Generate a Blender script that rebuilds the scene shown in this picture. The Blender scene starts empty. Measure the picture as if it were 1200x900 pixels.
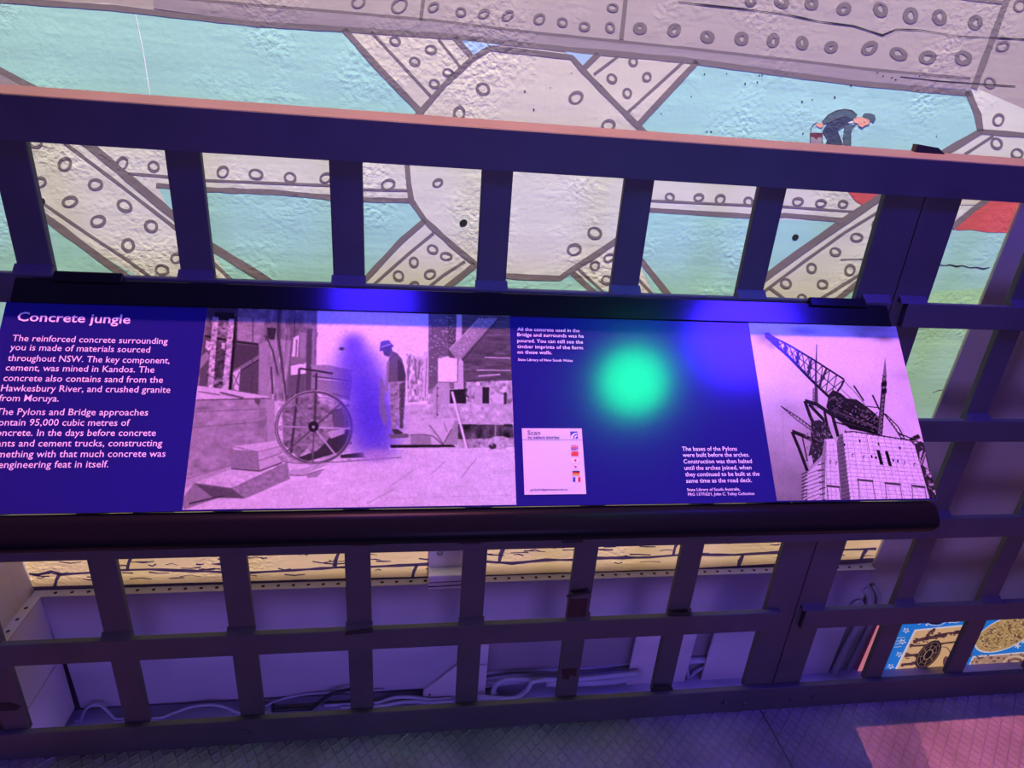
import bpy, bmesh, math, random
import numpy as np
from mathutils import Vector

# ------------------------------------------------------------------ units
U = 0.22                 # one baluster pitch in metres; the scene is laid out in pitches
ZF = -5.28               # floor height in pitches (zero = underside of the top rail)
def W3(p): return (p[0]*U, p[1]*U, (p[2]-ZF)*U)
SC = bpy.context.scene
COL = SC.collection

# ------------------------------------------------------------------ camera
F_PX, CAM, EUL = 757.992, (2.46966, -4.54171, 0.42376), (1.16169, -0.0705930, -0.1306837)
cd = bpy.data.cameras.new('camera'); cam = bpy.data.objects.new('camera', cd); COL.objects.link(cam)
cam.location = W3(CAM); cam.rotation_euler = EUL
cd.sensor_fit = 'HORIZONTAL'; cd.sensor_width = 36; cd.lens = F_PX/1200*36
cd.clip_start = 0.02; cd.clip_end = 60
SC.camera = cam

# ------------------------------------------------------------------ view, world, light levels
vs = SC.view_settings
vs.view_transform = 'Standard'; vs.look = 'None'; vs.gamma = 1; vs.exposure = 0
vs.use_curve_mapping = False
wd = bpy.data.worlds.new('world'); SC.world = wd; wd.use_nodes = True
wd.node_tree.nodes['Background'].inputs['Color'].default_value = (0.50, 0.34, 0.85, 1)
wd.node_tree.nodes['Background'].inputs['Strength'].default_value = 0.07
WASH_W, WASH_C = 4500, (1.0, 0.955, 0.82)
PINK_W, PINK_C = 770, (1.0, 0.28, 0.38)
BLUE_W, BLUE_C = 1.25, (0.035, 0.012, 1.0)
BEAM_W, BEAM_C = 42, (0.12, 0.05, 1.0)
STRIP_W = 1.2
RAIL_W, RAIL_C = 1500, (1.0, 0.40, 0.26)
GREEN_W, GREEN_C = 0.165, (0.0, 1.0, 0.26)

# ------------------------------------------------------------------ pixel frame helpers (measuring the photo)
def _rot():
    rx, ry, rz = EUL; c, s = math.cos, math.sin
    X = np.array([[1,0,0],[0,c(rx),-s(rx)],[0,s(rx),c(rx)]])
    Y = np.array([[c(ry),0,s(ry)],[0,1,0],[-s(ry),0,c(ry)]])
    Z = np.array([[c(rz),-s(rz),0],[s(rz),c(rz),0],[0,0,1]])
    return Z@Y@X
RM = _rot(); CV = np.array(CAM)
def hit(u, v, o, n):
    d = RM@np.array([(u-600)/F_PX, -(v-450)/F_PX, -1.0])
    t = ((np.array(o)-CV)@n)/(d@n); return CV+d*t
def on_y(u, v, y): return hit(u, v, (0,y,0), np.array([0,1.0,0]))
def on_z(u, v, z): return hit(u, v, (0,0,z), np.array([0,0,1.0]))
# battered wall plane: coordinates (x, h up the wall, d out from the wall)
_t = math.tan(math.radians(2.3))
WP = np.array([0,1.1,-4.355]); WD = np.array([0,-_t,1.0]); WD /= np.linalg.norm(WD)
WN = np.array([0,-1.0,-_t]); WN /= np.linalg.norm(WN)
def wpt(x, h, d=0.0):
    p = WP+WD*h+WN*d; return (x, p[1], p[2])
def wpix(u, v, d=0.0):
    q = hit(u, v, WP+WN*d, WN); return q[0], float((q-WP)@WD)
# tilted panel plane: coordinates (x, s down the slope, n out of the face)
TH = math.radians(42)
PD = np.array([0,-math.sin(TH),-math.cos(TH)]); PN = np.array([0,-math.cos(TH),math.sin(TH)])
PO = np.array([0,-0.09,-0.822])
def ppt(x, s, n=0.0):
    p = PO+PD*s+PN*n; return (x, p[1], p[2])
def ppix(u, v):
    q = hit(u, v, PO, PN); return q[0], float((q-PO)@PD)

# ------------------------------------------------------------------ materials
def lin(c):
    return tuple(((v/255)/12.92 if v/255 <= 0.04045 else ((v/255+0.055)/1.055)**2.4) for v in c)
def mat(name, col, rough=0.6, metal=0.0, spec=0.5, bump=0.0, bscale=60, var=0.0, vscale=6, ior=1.5, coat=0.0, coat_rough=0.1):
    m = bpy.data.materials.new(name); m.use_nodes = True
    nt = m.node_tree; b = nt.nodes['Principled BSDF']; L = nt.links.new
    b.inputs['Base Color'].default_value = (*col, 1)
    b.inputs['Roughness'].default_value = rough; b.inputs['Metallic'].default_value = metal
    b.inputs['Specular IOR Level'].default_value = spec; b.inputs['IOR'].default_value = ior
    if coat: b.inputs['Coat Weight'].default_value = coat; b.inputs['Coat Roughness'].default_value = coat_rough
    tc = nt.nodes.new('ShaderNodeTexCoord')
    if var:
        n = nt.nodes.new('ShaderNodeTexNoise'); n.inputs['Scale'].default_value = vscale; n.inputs['Detail'].default_value = 6
        L(tc.outputs['Object'], n.inputs['Vector'])
        mp = nt.nodes.new('ShaderNodeMapRange'); mp.inputs['From Min'].default_value = 0.3; mp.inputs['From Max'].default_value = 0.7
        mp.inputs['To Min'].default_value = 1-var; mp.inputs['To Max'].default_value = 1+var
        L(n.outputs['Fac'], mp.inputs['Value'])
        mx = nt.nodes.new('ShaderNodeVectorMath'); mx.operation = 'SCALE'; mx.inputs[0].default_value = col
        L(mp.outputs['Result'], mx.inputs['Scale']); L(mx.outputs['Vector'], b.inputs['Base Color'])
    if bump:
        n = nt.nodes.new('ShaderNodeTexNoise'); n.inputs['Scale'].default_value = bscale; n.inputs['Detail'].default_value = 5
        L(tc.outputs['Object'], n.inputs['Vector'])
        bp = nt.nodes.new('ShaderNodeBump'); bp.inputs['Strength'].default_value = bump; bp.inputs['Distance'].default_value = 0.002
        L(n.outputs['Fac'], bp.inputs['Height']); L(bp.outputs['Normal'], b.inputs['Normal'])
    return m
def concrete(name, col, strength=0.5, var=0.05):
    """painted off-form concrete: fine grain, patches of rough aggregate and upright formwork board marks"""
    m = bpy.data.materials.new(name); m.use_nodes = True
    nt = m.node_tree; b = nt.nodes['Principled BSDF']; L = nt.links.new; N = nt.nodes.new
    b.inputs['Roughness'].default_value = 0.75; b.inputs['Specular IOR Level'].default_value = 0.25
    tc = N('ShaderNodeTexCoord')
    a = N('ShaderNodeTexNoise'); a.inputs['Scale'].default_value = 120; a.inputs['Detail'].default_value = 4
    p = N('ShaderNodeTexNoise'); p.inputs['Scale'].default_value = 5; p.inputs['Detail'].default_value = 3
    st = N('ShaderNodeMapping'); st.inputs['Scale'].default_value = (40, 40, 1.2)
    s = N('ShaderNodeTexNoise'); s.inputs['Scale'].default_value = 1.6; s.inputs['Detail'].default_value = 3
    sh = N('ShaderNodeMapping'); sh.inputs['Scale'].default_value = (1.0, 1.0, 22)
    s2 = N('ShaderNodeTexNoise'); s2.inputs['Scale'].default_value = 1.1; s2.inputs['Detail'].default_value = 3
    for n in (a, p): L(tc.outputs['Object'], n.inputs['Vector'])
    L(tc.outputs['Object'], st.inputs['Vector']); L(st.outputs['Vector'], s.inputs['Vector'])
    L(tc.outputs['Object'], sh.inputs['Vector']); L(sh.outputs['Vector'], s2.inputs['Vector'])
    r = N('ShaderNodeMapRange'); r.inputs['From Min'].default_value = 0.48; r.inputs['From Max'].default_value = 0.66
    r.inputs['To Min'].default_value = 0.25; r.inputs['To Max'].default_value = 1.6; L(p.outputs['Fac'], r.inputs['Value'])
    ml = N('ShaderNodeMath'); ml.operation = 'MULTIPLY'; L(a.outputs['Fac'], ml.inputs[0]); L(r.outputs['Result'], ml.inputs[1])
    ad = N('ShaderNodeMath'); ad.operation = 'MULTIPLY_ADD'; L(s.outputs['Fac'], ad.inputs[0]); ad.inputs[1].default_value = 0.35; L(ml.outputs[0], ad.inputs[2])
    ad2 = N('ShaderNodeMath'); ad2.operation = 'MULTIPLY_ADD'; L(s2.outputs['Fac'], ad2.inputs[0]); ad2.inputs[1].default_value = 0.6; L(ad.outputs[0], ad2.inputs[2])
    bp = N('ShaderNodeBump'); bp.inputs['Strength'].default_value = min(1, strength*1.15); bp.inputs['Distance'].default_value = 0.0016
    L(ad2.outputs[0], bp.inputs['Height']); L(bp.outputs['Normal'], b.inputs['Normal'])
    mp = N('ShaderNodeMapRange'); mp.inputs['From Min'].default_value = 0.3; mp.inputs['From Max'].default_value = 0.7
    mp.inputs['To Min'].default_value = 1-var; mp.inputs['To Max'].default_value = 1+var; L(p.outputs['Fac'], mp.inputs['Value'])
    mx = N('ShaderNodeVectorMath'); mx.operation = 'SCALE'; mx.inputs[0].default_value = col
    L(mp.outputs['Result'], mx.inputs['Scale']); L(mx.outputs['Vector'], b.inputs['Base Color'])
    return m
def floor_material():
    m = bpy.data.materials.new('floor_tread'); m.use_nodes = True
    nt = m.node_tree; b = nt.nodes['Principled BSDF']; L = nt.links.new; N = nt.nodes.new
    b.inputs['Roughness'].default_value = 0.62; b.inputs['Specular IOR Level'].default_value = 0.25
    tc = N('ShaderNodeTexCoord'); sp = N('ShaderNodeSeparateXYZ'); L(tc.outputs['Object'], sp.inputs[0])
    def lines(kx, ky):
        a = N('ShaderNodeMath'); a.operation = 'MULTIPLY'; L(sp.outputs['X'], a.inputs[0]); a.inputs[1].default_value = kx
        c = N('ShaderNodeMath'); c.operation = 'MULTIPLY_ADD'; L(sp.outputs['Y'], c.inputs[0]); c.inputs[1].default_value = ky; L(a.outputs[0], c.inputs[2])
        f = N('ShaderNodeMath'); f.operation = 'FRACT'; L(c.outputs[0], f.inputs[0])
        s = N('ShaderNodeMath'); s.operation = 'SUBTRACT'; L(f.outputs[0], s.inputs[0]); s.inputs[1].default_value = 0.5
        g = N('ShaderNodeMath'); g.operation = 'ABSOLUTE'; L(s.outputs[0], g.inputs[0])
        r = N('ShaderNodeMapRange'); r.interpolation_type = 'SMOOTHSTEP'
        r.inputs['From Min'].default_value = 0.0; r.inputs['From Max'].default_value = 0.16
        r.inputs['To Min'].default_value = 1; r.inputs['To Max'].default_value = 0; L(g.outputs[0], r.inputs['Value'])
        return r
    l1, l2 = lines(46, 26), lines(-30, 34)
    mxn = N('ShaderNodeMath'); mxn.operation = 'MAXIMUM'; L(l1.outputs['Result'], mxn.inputs[0]); L(l2.outputs['Result'], mxn.inputs[1])
    no = N('ShaderNodeTexNoise'); no.inputs['Scale'].default_value = 220; L(tc.outputs['Object'], no.inputs['Vector'])
    ad = N('ShaderNodeMath'); ad.operation = 'MULTIPLY_ADD'; L(no.outputs['Fac'], ad.inputs[0]); ad.inputs[1].default_value = 0.5; L(mxn.outputs[0], ad.inputs[2])
    bp = N('ShaderNodeBump'); bp.inputs['Strength'].default_value = 0.9; bp.inputs['Distance'].default_value = 0.0022
    L(ad.outputs[0], bp.inputs['Height']); L(bp.outputs['Normal'], b.inputs['Normal'])
    n2 = N('ShaderNodeTexNoise'); n2.inputs['Scale'].default_value = 7; n2.inputs['Detail'].default_value = 5; L(tc.outputs['Object'], n2.inputs['Vector'])
    mp = N('ShaderNodeMapRange'); mp.inputs['From Min'].default_value = 0.3; mp.inputs['From Max'].default_value = 0.7
    mp.inputs['To Min'].default_value = 0.7; mp.inputs['To Max'].default_value = 1.25; L(n2.outputs['Fac'], mp.inputs['Value'])
    mx = N('ShaderNodeVectorMath'); mx.operation = 'SCALE'; mx.inputs[0].default_value = (0.27, 0.235, 0.215)
    L(mp.outputs['Result'], mx.inputs['Scale']); L(mx.outputs['Vector'], b.inputs['Base Color'])
    return m
def print_mat(name, emit=0.0, rough=0.135):
    """printed picture: colour held on the sheet itself"""
    m = bpy.data.materials.new(name); m.use_nodes = True
    nt = m.node_tree; b = nt.nodes['Principled BSDF']
    at = nt.nodes.new('ShaderNodeVertexColor'); at.layer_name = 'ink'
    nt.links.new(at.outputs['Color'], b.inputs['Base Color'])
    b.inputs['Roughness'].default_value = rough; b.inputs['IOR'].default_value = 1.5
    if emit:
        nt.links.new(at.outputs['Color'], b.inputs['Emission Color']); b.inputs['Emission Strength'].default_value = emit
    return m

M = dict(
 rail=mat('railing_paint', (0.080,0.068,0.080), rough=0.55, spec=0.3, bump=0.25, bscale=55, var=0.12, vscale=9),
 rust=mat('rust_red_primer', (0.040,0.012,0.014), rough=0.8, bump=0.4, bscale=90, var=0.3, vscale=40),
 soot=mat('dark_weld_scar', (0.010,0.009,0.012), rough=0.7),
 black=mat('black_anodised', (0.006,0.006,0.008), rough=0.125, ior=1.5),
 nosing=mat('black_nosing', (0.006,0.006,0.008), rough=0.3, spec=0.05),
 blue=mat('blue_print', (0.014,0.012,0.15), rough=0.135),
 ink=mat('white_ink', (0.86,0.84,0.86), rough=0.4),
 navy=mat('navy_ink', (0.02,0.015,0.10), rough=0.4),
 card=mat('card_white', (0.66,0.62,0.64), rough=0.35),
 fred=mat('flag_red', (0.62,0.02,0.03), rough=0.4), fblue=mat('flag_blue', (0.03,0.05,0.35), rough=0.4),
 fblack=mat('flag_black', (0.01,0.01,0.01), rough=0.4), fgold=mat('flag_gold', (0.75,0.5,0.02), rough=0.4),
 teal=concrete('mural_teal', lin((160,206,190))), teal2=concrete('mural_pale_blue', lin((164,190,206))),
 green=concrete('mural_green', lin((166,208,168))),
 cream=concrete('mural_cream', lin((212,206,188))), warm=concrete('mural_warm_cream', lin((206,194,174))),
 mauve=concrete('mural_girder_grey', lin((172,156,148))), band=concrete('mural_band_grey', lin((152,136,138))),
 line=concrete('mural_line_grey', lin((120,106,106))), line_shade=concrete('mural_line_and_shade', lin((98,84,88))),
 red=concrete('mural_red', lin((205,88,88))), stone=concrete('mural_stone_yellow', lin((250,214,156))),
 stoneline=concrete('mural_stone_line', lin((74,52,90))), crack=mat('crack_dark', (0.02,0.015,0.015), rough=0.9),
 slate=concrete('mural_slate', lin((82,98,104))), mnavy=concrete('mural_navy', lin((64,70,88))),
 skin=concrete('mural_skin', lin((222,160,130))), bucket=concrete('mural_bucket_red', lin((110,60,66))),
 grey=concrete('bare_grey_concrete', (0.46,0.42,0.37), strength=0.35, var=0.12),
 left=concrete('left_return_concrete', (0.50,0.43,0.44), strength=0.5, var=0.08),
 cover=mat('cover_paint', (0.44,0.37,0.40), rough=0.6, spec=0.3, var=0.06, vscale=5),
 coverl=mat('cover_paint_pale', (0.58,0.48,0.48), rough=0.6, spec=0.3, var=0.06, vscale=5),
 boxp=mat('box_paint', (0.85,0.78,0.70), rough=0.6),
 flange=mat('flange_paint', (0.42,0.36,0.44), rough=0.6, spec=0.2),
 coverf=mat('cover_flange_paint', (0.42,0.36,0.42), rough=0.6, spec=0.2),
 hole=mat('hole_black', (0.004,0.004,0.004), rough=0.9),
 channel=mat('channel_concrete', (0.38,0.36,0.42), rough=0.8, bump=0.4, bscale=40, var=0.15),
 cwhite=mat('cable_grey', (0.42,0.40,0.46), rough=0.5), cblack=mat('cable_black', (0.012,0.012,0.014), rough=0.45),
 conduit=mat('conduit_grey', (0.36,0.32,0.36), rough=0.55), steel=mat('bright_screw', (0.5,0.5,0.5), rough=0.35, metal=1),
 pinkedge=mat('pink_trim', lin((225,130,140)), rough=0.5),
 floor=floor_material(), lampcase=mat('lamp_housing', (0.01,0.01,0.01), rough=0.6),
 photo=print_mat('photo_print'), poster=print_mat('glowing_print', emit=0.62, rough=0.4),  # poster emission stands in for light falling on it
)

# ------------------------------------------------------------------ mesh building
class MB:
    def __init__(self): self.v = []; self.f = []; self.m = []
    def add(self, vs, fs, mi=0):
        o = len(self.v); self.v += [tuple(p) for p in vs]
        for f in fs: self.f.append([i+o for i in f]); self.m.append(mi)
    def box(self, x0, x1, y0, y1, z0, z1, mi=0, bev=0.0):
        self.hexa([(x0,y0,z0),(x1,y0,z0),(x1,y1,z0),(x0,y1,z0),(x0,y0,z1),(x1,y0,z1),(x1,y1,z1),(x0,y1,z1)], mi, bev)
    def hexa(self, c, mi=0, bev=0.0, seg=2):
        fs = [(0,3,2,1),(4,5,6,7),(0,1,5,4),(1,2,6,5),(2,3,7,6),(3,0,4,7)]
        if not bev: self.add(c, fs, mi); return
        bm = bmesh.new(); vv = [bm.verts.new(p) for p in c]
        for f in fs: bm.faces.new([vv[i] for i in f])
        bmesh.ops.bevel(bm, geom=bm.edges[:], offset=bev, segments=seg, affect='EDGES', profile=0.5)
        bm.verts.index_update()
        self.add([v.co[:] for v in bm.verts], [[v.index for v in f.verts] for f in bm.faces], mi); bm.free()
    def pbox(self, x0, x1, s0, s1, n0, n1, mi=0, bev=0.0, seg=2):      # box in the panel's own axes
        self.hexa([ppt(x0,s1,n0),ppt(x1,s1,n0),ppt(x1,s0,n0),ppt(x0,s0,n0),ppt(x0,s1,n1),ppt(x1,s1,n1),ppt(x1,s0,n1),ppt(x0,s0,n1)], mi, bev, seg)
    def wbox(self, x0, x1, h0, h1, d0, d1, mi=0, bev=0.0):             # box in the battered wall's axes
        self.hexa([wpt(x0,h0,d1),wpt(x1,h0,d1),wpt(x1,h0,d0),wpt(x0,h0,d0),wpt(x0,h1,d1),wpt(x1,h1,d1),wpt(x1,h1,d0),wpt(x0,h1,d0)], mi, bev)
    def prism(self, pts, d, mi=0):                                      # polygon (3d points) extruded by vector d
        n = len(pts); d = np.array(d); a = [tuple(p) for p in pts]; b = [tuple(np.array(p)+d) for p in pts]
        self.add(a+b, [list(range(n)), list(range(2*n-1, n-1, -1))]+[[i, i+n, (i+1)%n+n, (i+1)%n] for i in range(n)], mi)
    def tube(self, pts, r, mi=0, seg=8):
        pts = [np.array(p, float) for p in pts]; vs = []; fs = []
        up = np.array([0.13,0.31,0.94])
        for i, p in enumerate(pts):
            t = pts[min(i+1,len(pts)-1)]-pts[max(i-1,0)]; t /= np.linalg.norm(t)+1e-9
            a = np.cross(t, up); a /= np.linalg.norm(a)+1e-9; b = np.cross(t, a)
            vs += [p+r*(math.cos(2*math.pi*k/seg)*a+math.sin(2*math.pi*k/seg)*b) for k in range(seg)]
        for i in range(len(pts)-1):
            for k in range(seg): fs.append((i*seg+k, i*seg+(k+1)%seg, (i+1)*seg+(k+1)%seg, (i+1)*seg+k))
        fs.append(list(range(seg))[::-1]); fs.append([(len(pts)-1)*seg+k for k in range(seg)])
        self.add(vs, fs, mi)
    def dome(self, c, r, n, h, mi=0):
        c = np.array(c, float); n = np.array(n, float); a = np.cross(n, (0.3,0.2,0.9)); a /= np.linalg.norm(a); b = np.cross(n, a)
        vs = []; 
        for rr, hh in ((1,0),(0.95,0.5),(0.7,0.85)):
            vs += [c+r*rr*(math.cos(k*math.pi/5)*a+math.sin(k*math.pi/5)*b)+n*h*hh for k in range(10)]
        vs.append(c+n*h); fs = []
        for i in range(2):
            for k in range(10): fs.append((i*10+k, i*10+(k+1)%10, i*10+10+(k+1)%10, i*10+10+k))
        for k in range(10): fs.append((20+k, 20+(k+1)%10, 30))
        self.add(vs, fs, mi)
    def build(self, name, mats, parent=None, smooth=False):
        me = bpy.data.meshes.new(name); base = np.zeros(3); p = parent
        while p is not None: base += np.array(p.location); p = p.parent
        vw = np.array([W3(p) for p in self.v])-base
        me.from_pydata(vw.tolist(), [], self.f)
        mats = mats if isinstance(mats, (list, tuple)) else [mats]
        for m in mats: me.materials.append(M[m] if isinstance(m, str) else m)
        me.polygons.foreach_set('material_index', self.m)
        bm = bmesh.new(); bm.from_mesh(me); bmesh.ops.recalc_face_normals(bm, faces=bm.faces[:]); bm.to_mesh(me); bm.free()
        if smooth: me.polygons.foreach_set('use_smooth', [True]*len(me.polygons))
        me.update()
        o = bpy.data.objects.new(name, me); COL.objects.link(o)
        if parent is not None: o.parent = parent
        return o
def tag(o, label=None, cat=None, group=None, kind=None):
    if label: o['label'] = label
    if cat: o['category'] = cat
    if group: o['group'] = group
    if kind: o['kind'] = kind
    return o
def thing(name, label, cat, loc, group=None):
    o = bpy.data.objects.new(name, None); COL.objects.link(o); o.location = W3(loc); o.empty_display_size = 0.05
    return tag(o, label, cat, group)
def smooth_path(pts, k=8):
    pts = [np.array(p, float) for p in pts]; q = [2*pts[0]-pts[1]]+pts+[2*pts[-1]-pts[-2]]; out = []
    for i in range(1, len(q)-2):
        for j in range(k):
            t = j/k; a, b, c, d = q[i-1:i+3]
            out.append(0.5*(2*b+(c-a)*t+(2*a-5*b+4*c-d)*t*t+(3*b-a-3*c+d)*t**3))
    out.append(pts[-1]); return out

# ------------------------------------------------------------------ lamps (the purple flood and the channel strip are added fill)
def area_lamp(name, loc, aim, radius, power, color, label, group=None, spread=180):
    t = thing(name, label, 'lamp', loc, group)
    loc = np.array(loc, float); n = np.array(aim, float)-loc; n /= np.linalg.norm(n)
    a = np.cross(n, (0,0,1.0)); a /= np.linalg.norm(a); b = np.cross(n, a)
    mb = MB(); seg = 24; vs = []
    for rr, dd in ((1.06,0.12),(1.06,-0.1),(0.7,-0.5),(0.35,-0.62)):
        vs += [loc+radius*rr*(math.cos(2*math.pi*k/seg)*a+math.sin(2*math.pi*k/seg)*b)+n*radius*dd for k in range(seg)]
    fs = [(i*seg+k, i*seg+(k+1)%seg, i*seg+seg+(k+1)%seg, i*seg+seg+k) for i in range(3) for k in range(seg)]+[[3*seg+k for k in range(seg)]]
    mb.add(vs, fs); mb.build('lamp_housing', 'lampcase', t)
    ld = bpy.data.lights.new(name, 'AREA'); ld.shape = 'DISK'; ld.size = 2*radius*U; ld.energy = power; ld.color = color; ld.spread = math.radians(spread)
    lo = bpy.data.objects.new('lamp_light', ld); COL.objects.link(lo); lo.parent = t
    lo.rotation_euler = Vector(n).to_track_quat('-Z', 'Y').to_euler(); return t
def profile_lamp(name, loc, gate_z, gate, power, color, label, cone, aim, group=None, radius=0.002, margin=0.25):
    """theatre profile spot: a point-like lamp in a can, its beam framed by four shutter blades (gate = four xy corners)"""
    t = thing(name, label, 'lamp', loc, group)
    x, y, z = loc; mb = MB()
    gx = [g[0] for g in gate]; gy = [g[1] for g in gate]
    X0, X1, Y0, Y1 = min(gx+[x])-margin, max(gx+[x])+margin, min(gy+[y])-margin, max(gy+[y])+margin
    mb.box(X0-0.02, X0, Y0, Y1, gate_z, z+0.3); mb.box(X1, X1+0.02, Y0, Y1, gate_z, z+0.3)
    mb.box(X0, X1, Y0-0.02, Y0, gate_z, z+0.3); mb.box(X0, X1, Y1, Y1+0.02, gate_z, z+0.3); mb.box(X0, X1, Y0, Y1, z+0.28, z+0.3)
    mb.build('lamp_housing', 'lampcase', t)
    out = [(X0,Y0),(X1,Y0),(X1,Y1),(X0,Y1)]
    for i in range(4):
        j = (i+1)%4; s = MB()
        s.add([(*gate[i],gate_z),(*gate[j],gate_z),(*out[j],gate_z),(*out[i],gate_z)], [(0,1,2,3)]); s.build('shutter', 'lampcase', t)
    ld = bpy.data.lights.new(name, 'SPOT'); ld.energy = power; ld.color = color; ld.shadow_soft_size = radius*U
    ld.spot_size = math.radians(cone); ld.spot_blend = 0.3
    lo = bpy.data.objects.new('lamp_light', ld); COL.objects.link(lo); lo.parent = t
    n = Vector(aim)-Vector(loc); lo.rotation_euler = n.to_track_quat('-Z', 'Y').to_euler(); return t
def gate_through(lamp, gz, pts):
    L = np.array(lamp, float); out = []
    for p in pts:
        p = np.array(p, float); k = (gz-L[2])/(p[2]-L[2]); out.append(tuple((L+(p-L)*k)[:2]))
    return out
LW = (3.4, -3.05, 20.0); GZ = 16.5
def ray_front(xw, z_edge=0.30, y_edge=0.312, zt=-4.3):       # where the blade edge over the rail lies, continued to height zt
    k = (zt-LW[2])/(z_edge-LW[2]); return (xw, LW[1]+(y_edge-LW[1])*k, zt)
gate = gate_through(LW, GZ, [ray_front(-1.32), ray_front(7.955), wpt(7.95, 9.5), wpt(-1.27, 9.5)])
profile_lamp('profile_spotlight', LW, GZ, gate, WASH_W, WASH_C, 'large black framing spotlight high above the railing, washing the mural', 60, (3.4, 1.0, -1.0))
for i, xl in enumerate((-1.0, 2.1)):
    lp = (xl, 0.0, 18.0); gz = 15.5
    yc = lambda z: -0.276*(18.0-z)/19.03
    g = gate_through(lp, gz, [(-1.5, -4.0, -1.0), (13, -4.0, -5.3)])
    g = [g[0], (g[1][0], g[0][1]), (g[1][0], yc(gz)), (g[0][0], yc(gz))]
    profile_lamp('pink_spotlight', lp, gz, g, PINK_W*(1.0 if i else 0.9), PINK_C,
                 ('left' if i == 0 else 'right')+' one of two pink spotlights hung high above the information panel', 80, (xl+1.5, -0.6, 0), 'pink spotlights', radius=0.0015)
area_lamp('blue_floodlight', (1.70,-3.05,6.0), (2.2,-0.3,-1.0), 0.75, BLUE_W*1.2, BLUE_C, 'left blue floodlight above and behind the viewer', 'blue floodlights', 70)
area_lamp('blue_floodlight', (8.95,-3.5,6.0), (5.0,-0.3,-1.0), 1.0, BLUE_W*3.6, BLUE_C, 'right blue floodlight above and behind the viewer', 'blue floodlights', 70)
area_lamp('purple_fill', (4.5,-15.0,0.5), (4.0,0,-3.0), 2.6, 18, (0.33,0.23,1.0), 'added very wide purple fill light behind the viewer, facing the railing', None, 120)  # fill added to brighten the bars and cover boards
for i, lp in enumerate(((1.2,-1.85,6.6), (9.3,-1.9,6.6))):
    g = gate_through(lp, 5.4, [(-3,-4,-5.3),(13,-4,-5.3),(13,0,-0.66),(-3,0,-0.66)])
    x0, x1 = max(g[0][0], g[3][0]), min(g[1][0], g[2][0]); g = [(x0,g[0][1]),(x1,g[0][1]),(x1,g[2][1]),(x0,g[2][1])]
    profile_lamp('blue_spotlight', lp, 5.4, g, BEAM_W*(1.3 if i else 0.75), BEAM_C, ('left' if i == 0 else 'right')+' blue framing spotlight beside the flood, its beam cut off below the top rail', 110, (4.5-2*(1-i), -0.6, -3.0), 'blue spotlights', radius=0.006, margin=0.1)
lp = (3.5, 0.09, 12.0); g = gate_through(lp, 10.6, [(-4,-0.052,0.28),(11,-0.052,0.28),(11,0.235,0.31),(-4,0.235,0.31)])
profile_lamp('orange_spotlight', lp, 10.6, g, RAIL_W, RAIL_C, 'orange framing spotlight straight above the top rail', 46, (3.2,0.09,0.3), margin=0.06)
t = thing('fill_strip', 'long blue fill strip added in the channel behind the bottom rail', 'lamp', (3.2,0.10,-5.62))  # unseen strip put in to light the lower cover boards
mb = MB(); mb.box(-1.1,7.8,0.065,0.085,-5.70,-5.54); mb.box(-1.1,7.8,0.085,0.13,-5.70,-5.68); mb.build('lamp_housing', 'lampcase', t)
ld = bpy.data.lights.new('fill_strip', 'AREA'); ld.shape = 'RECTANGLE'; ld.size = 8.8*U; ld.size_y = 0.09*U; ld.energy = STRIP_W; ld.color = (0.22,0.15,1.0)
lo = bpy.data.objects.new('lamp_light', ld); COL.objects.link(lo); lo.parent = t; lo.rotation_euler = Vector((0,1,-0.05)).to_track_quat('-Z', 'Y').to_euler()
area_lamp('green_floodlight', (6.88,-4.62,6.0), (3.98,-0.52,-1.3), 0.64, GREEN_W, GREEN_C, 'round green floodlight mirrored as a spot in the information panel', None, 30)

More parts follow.
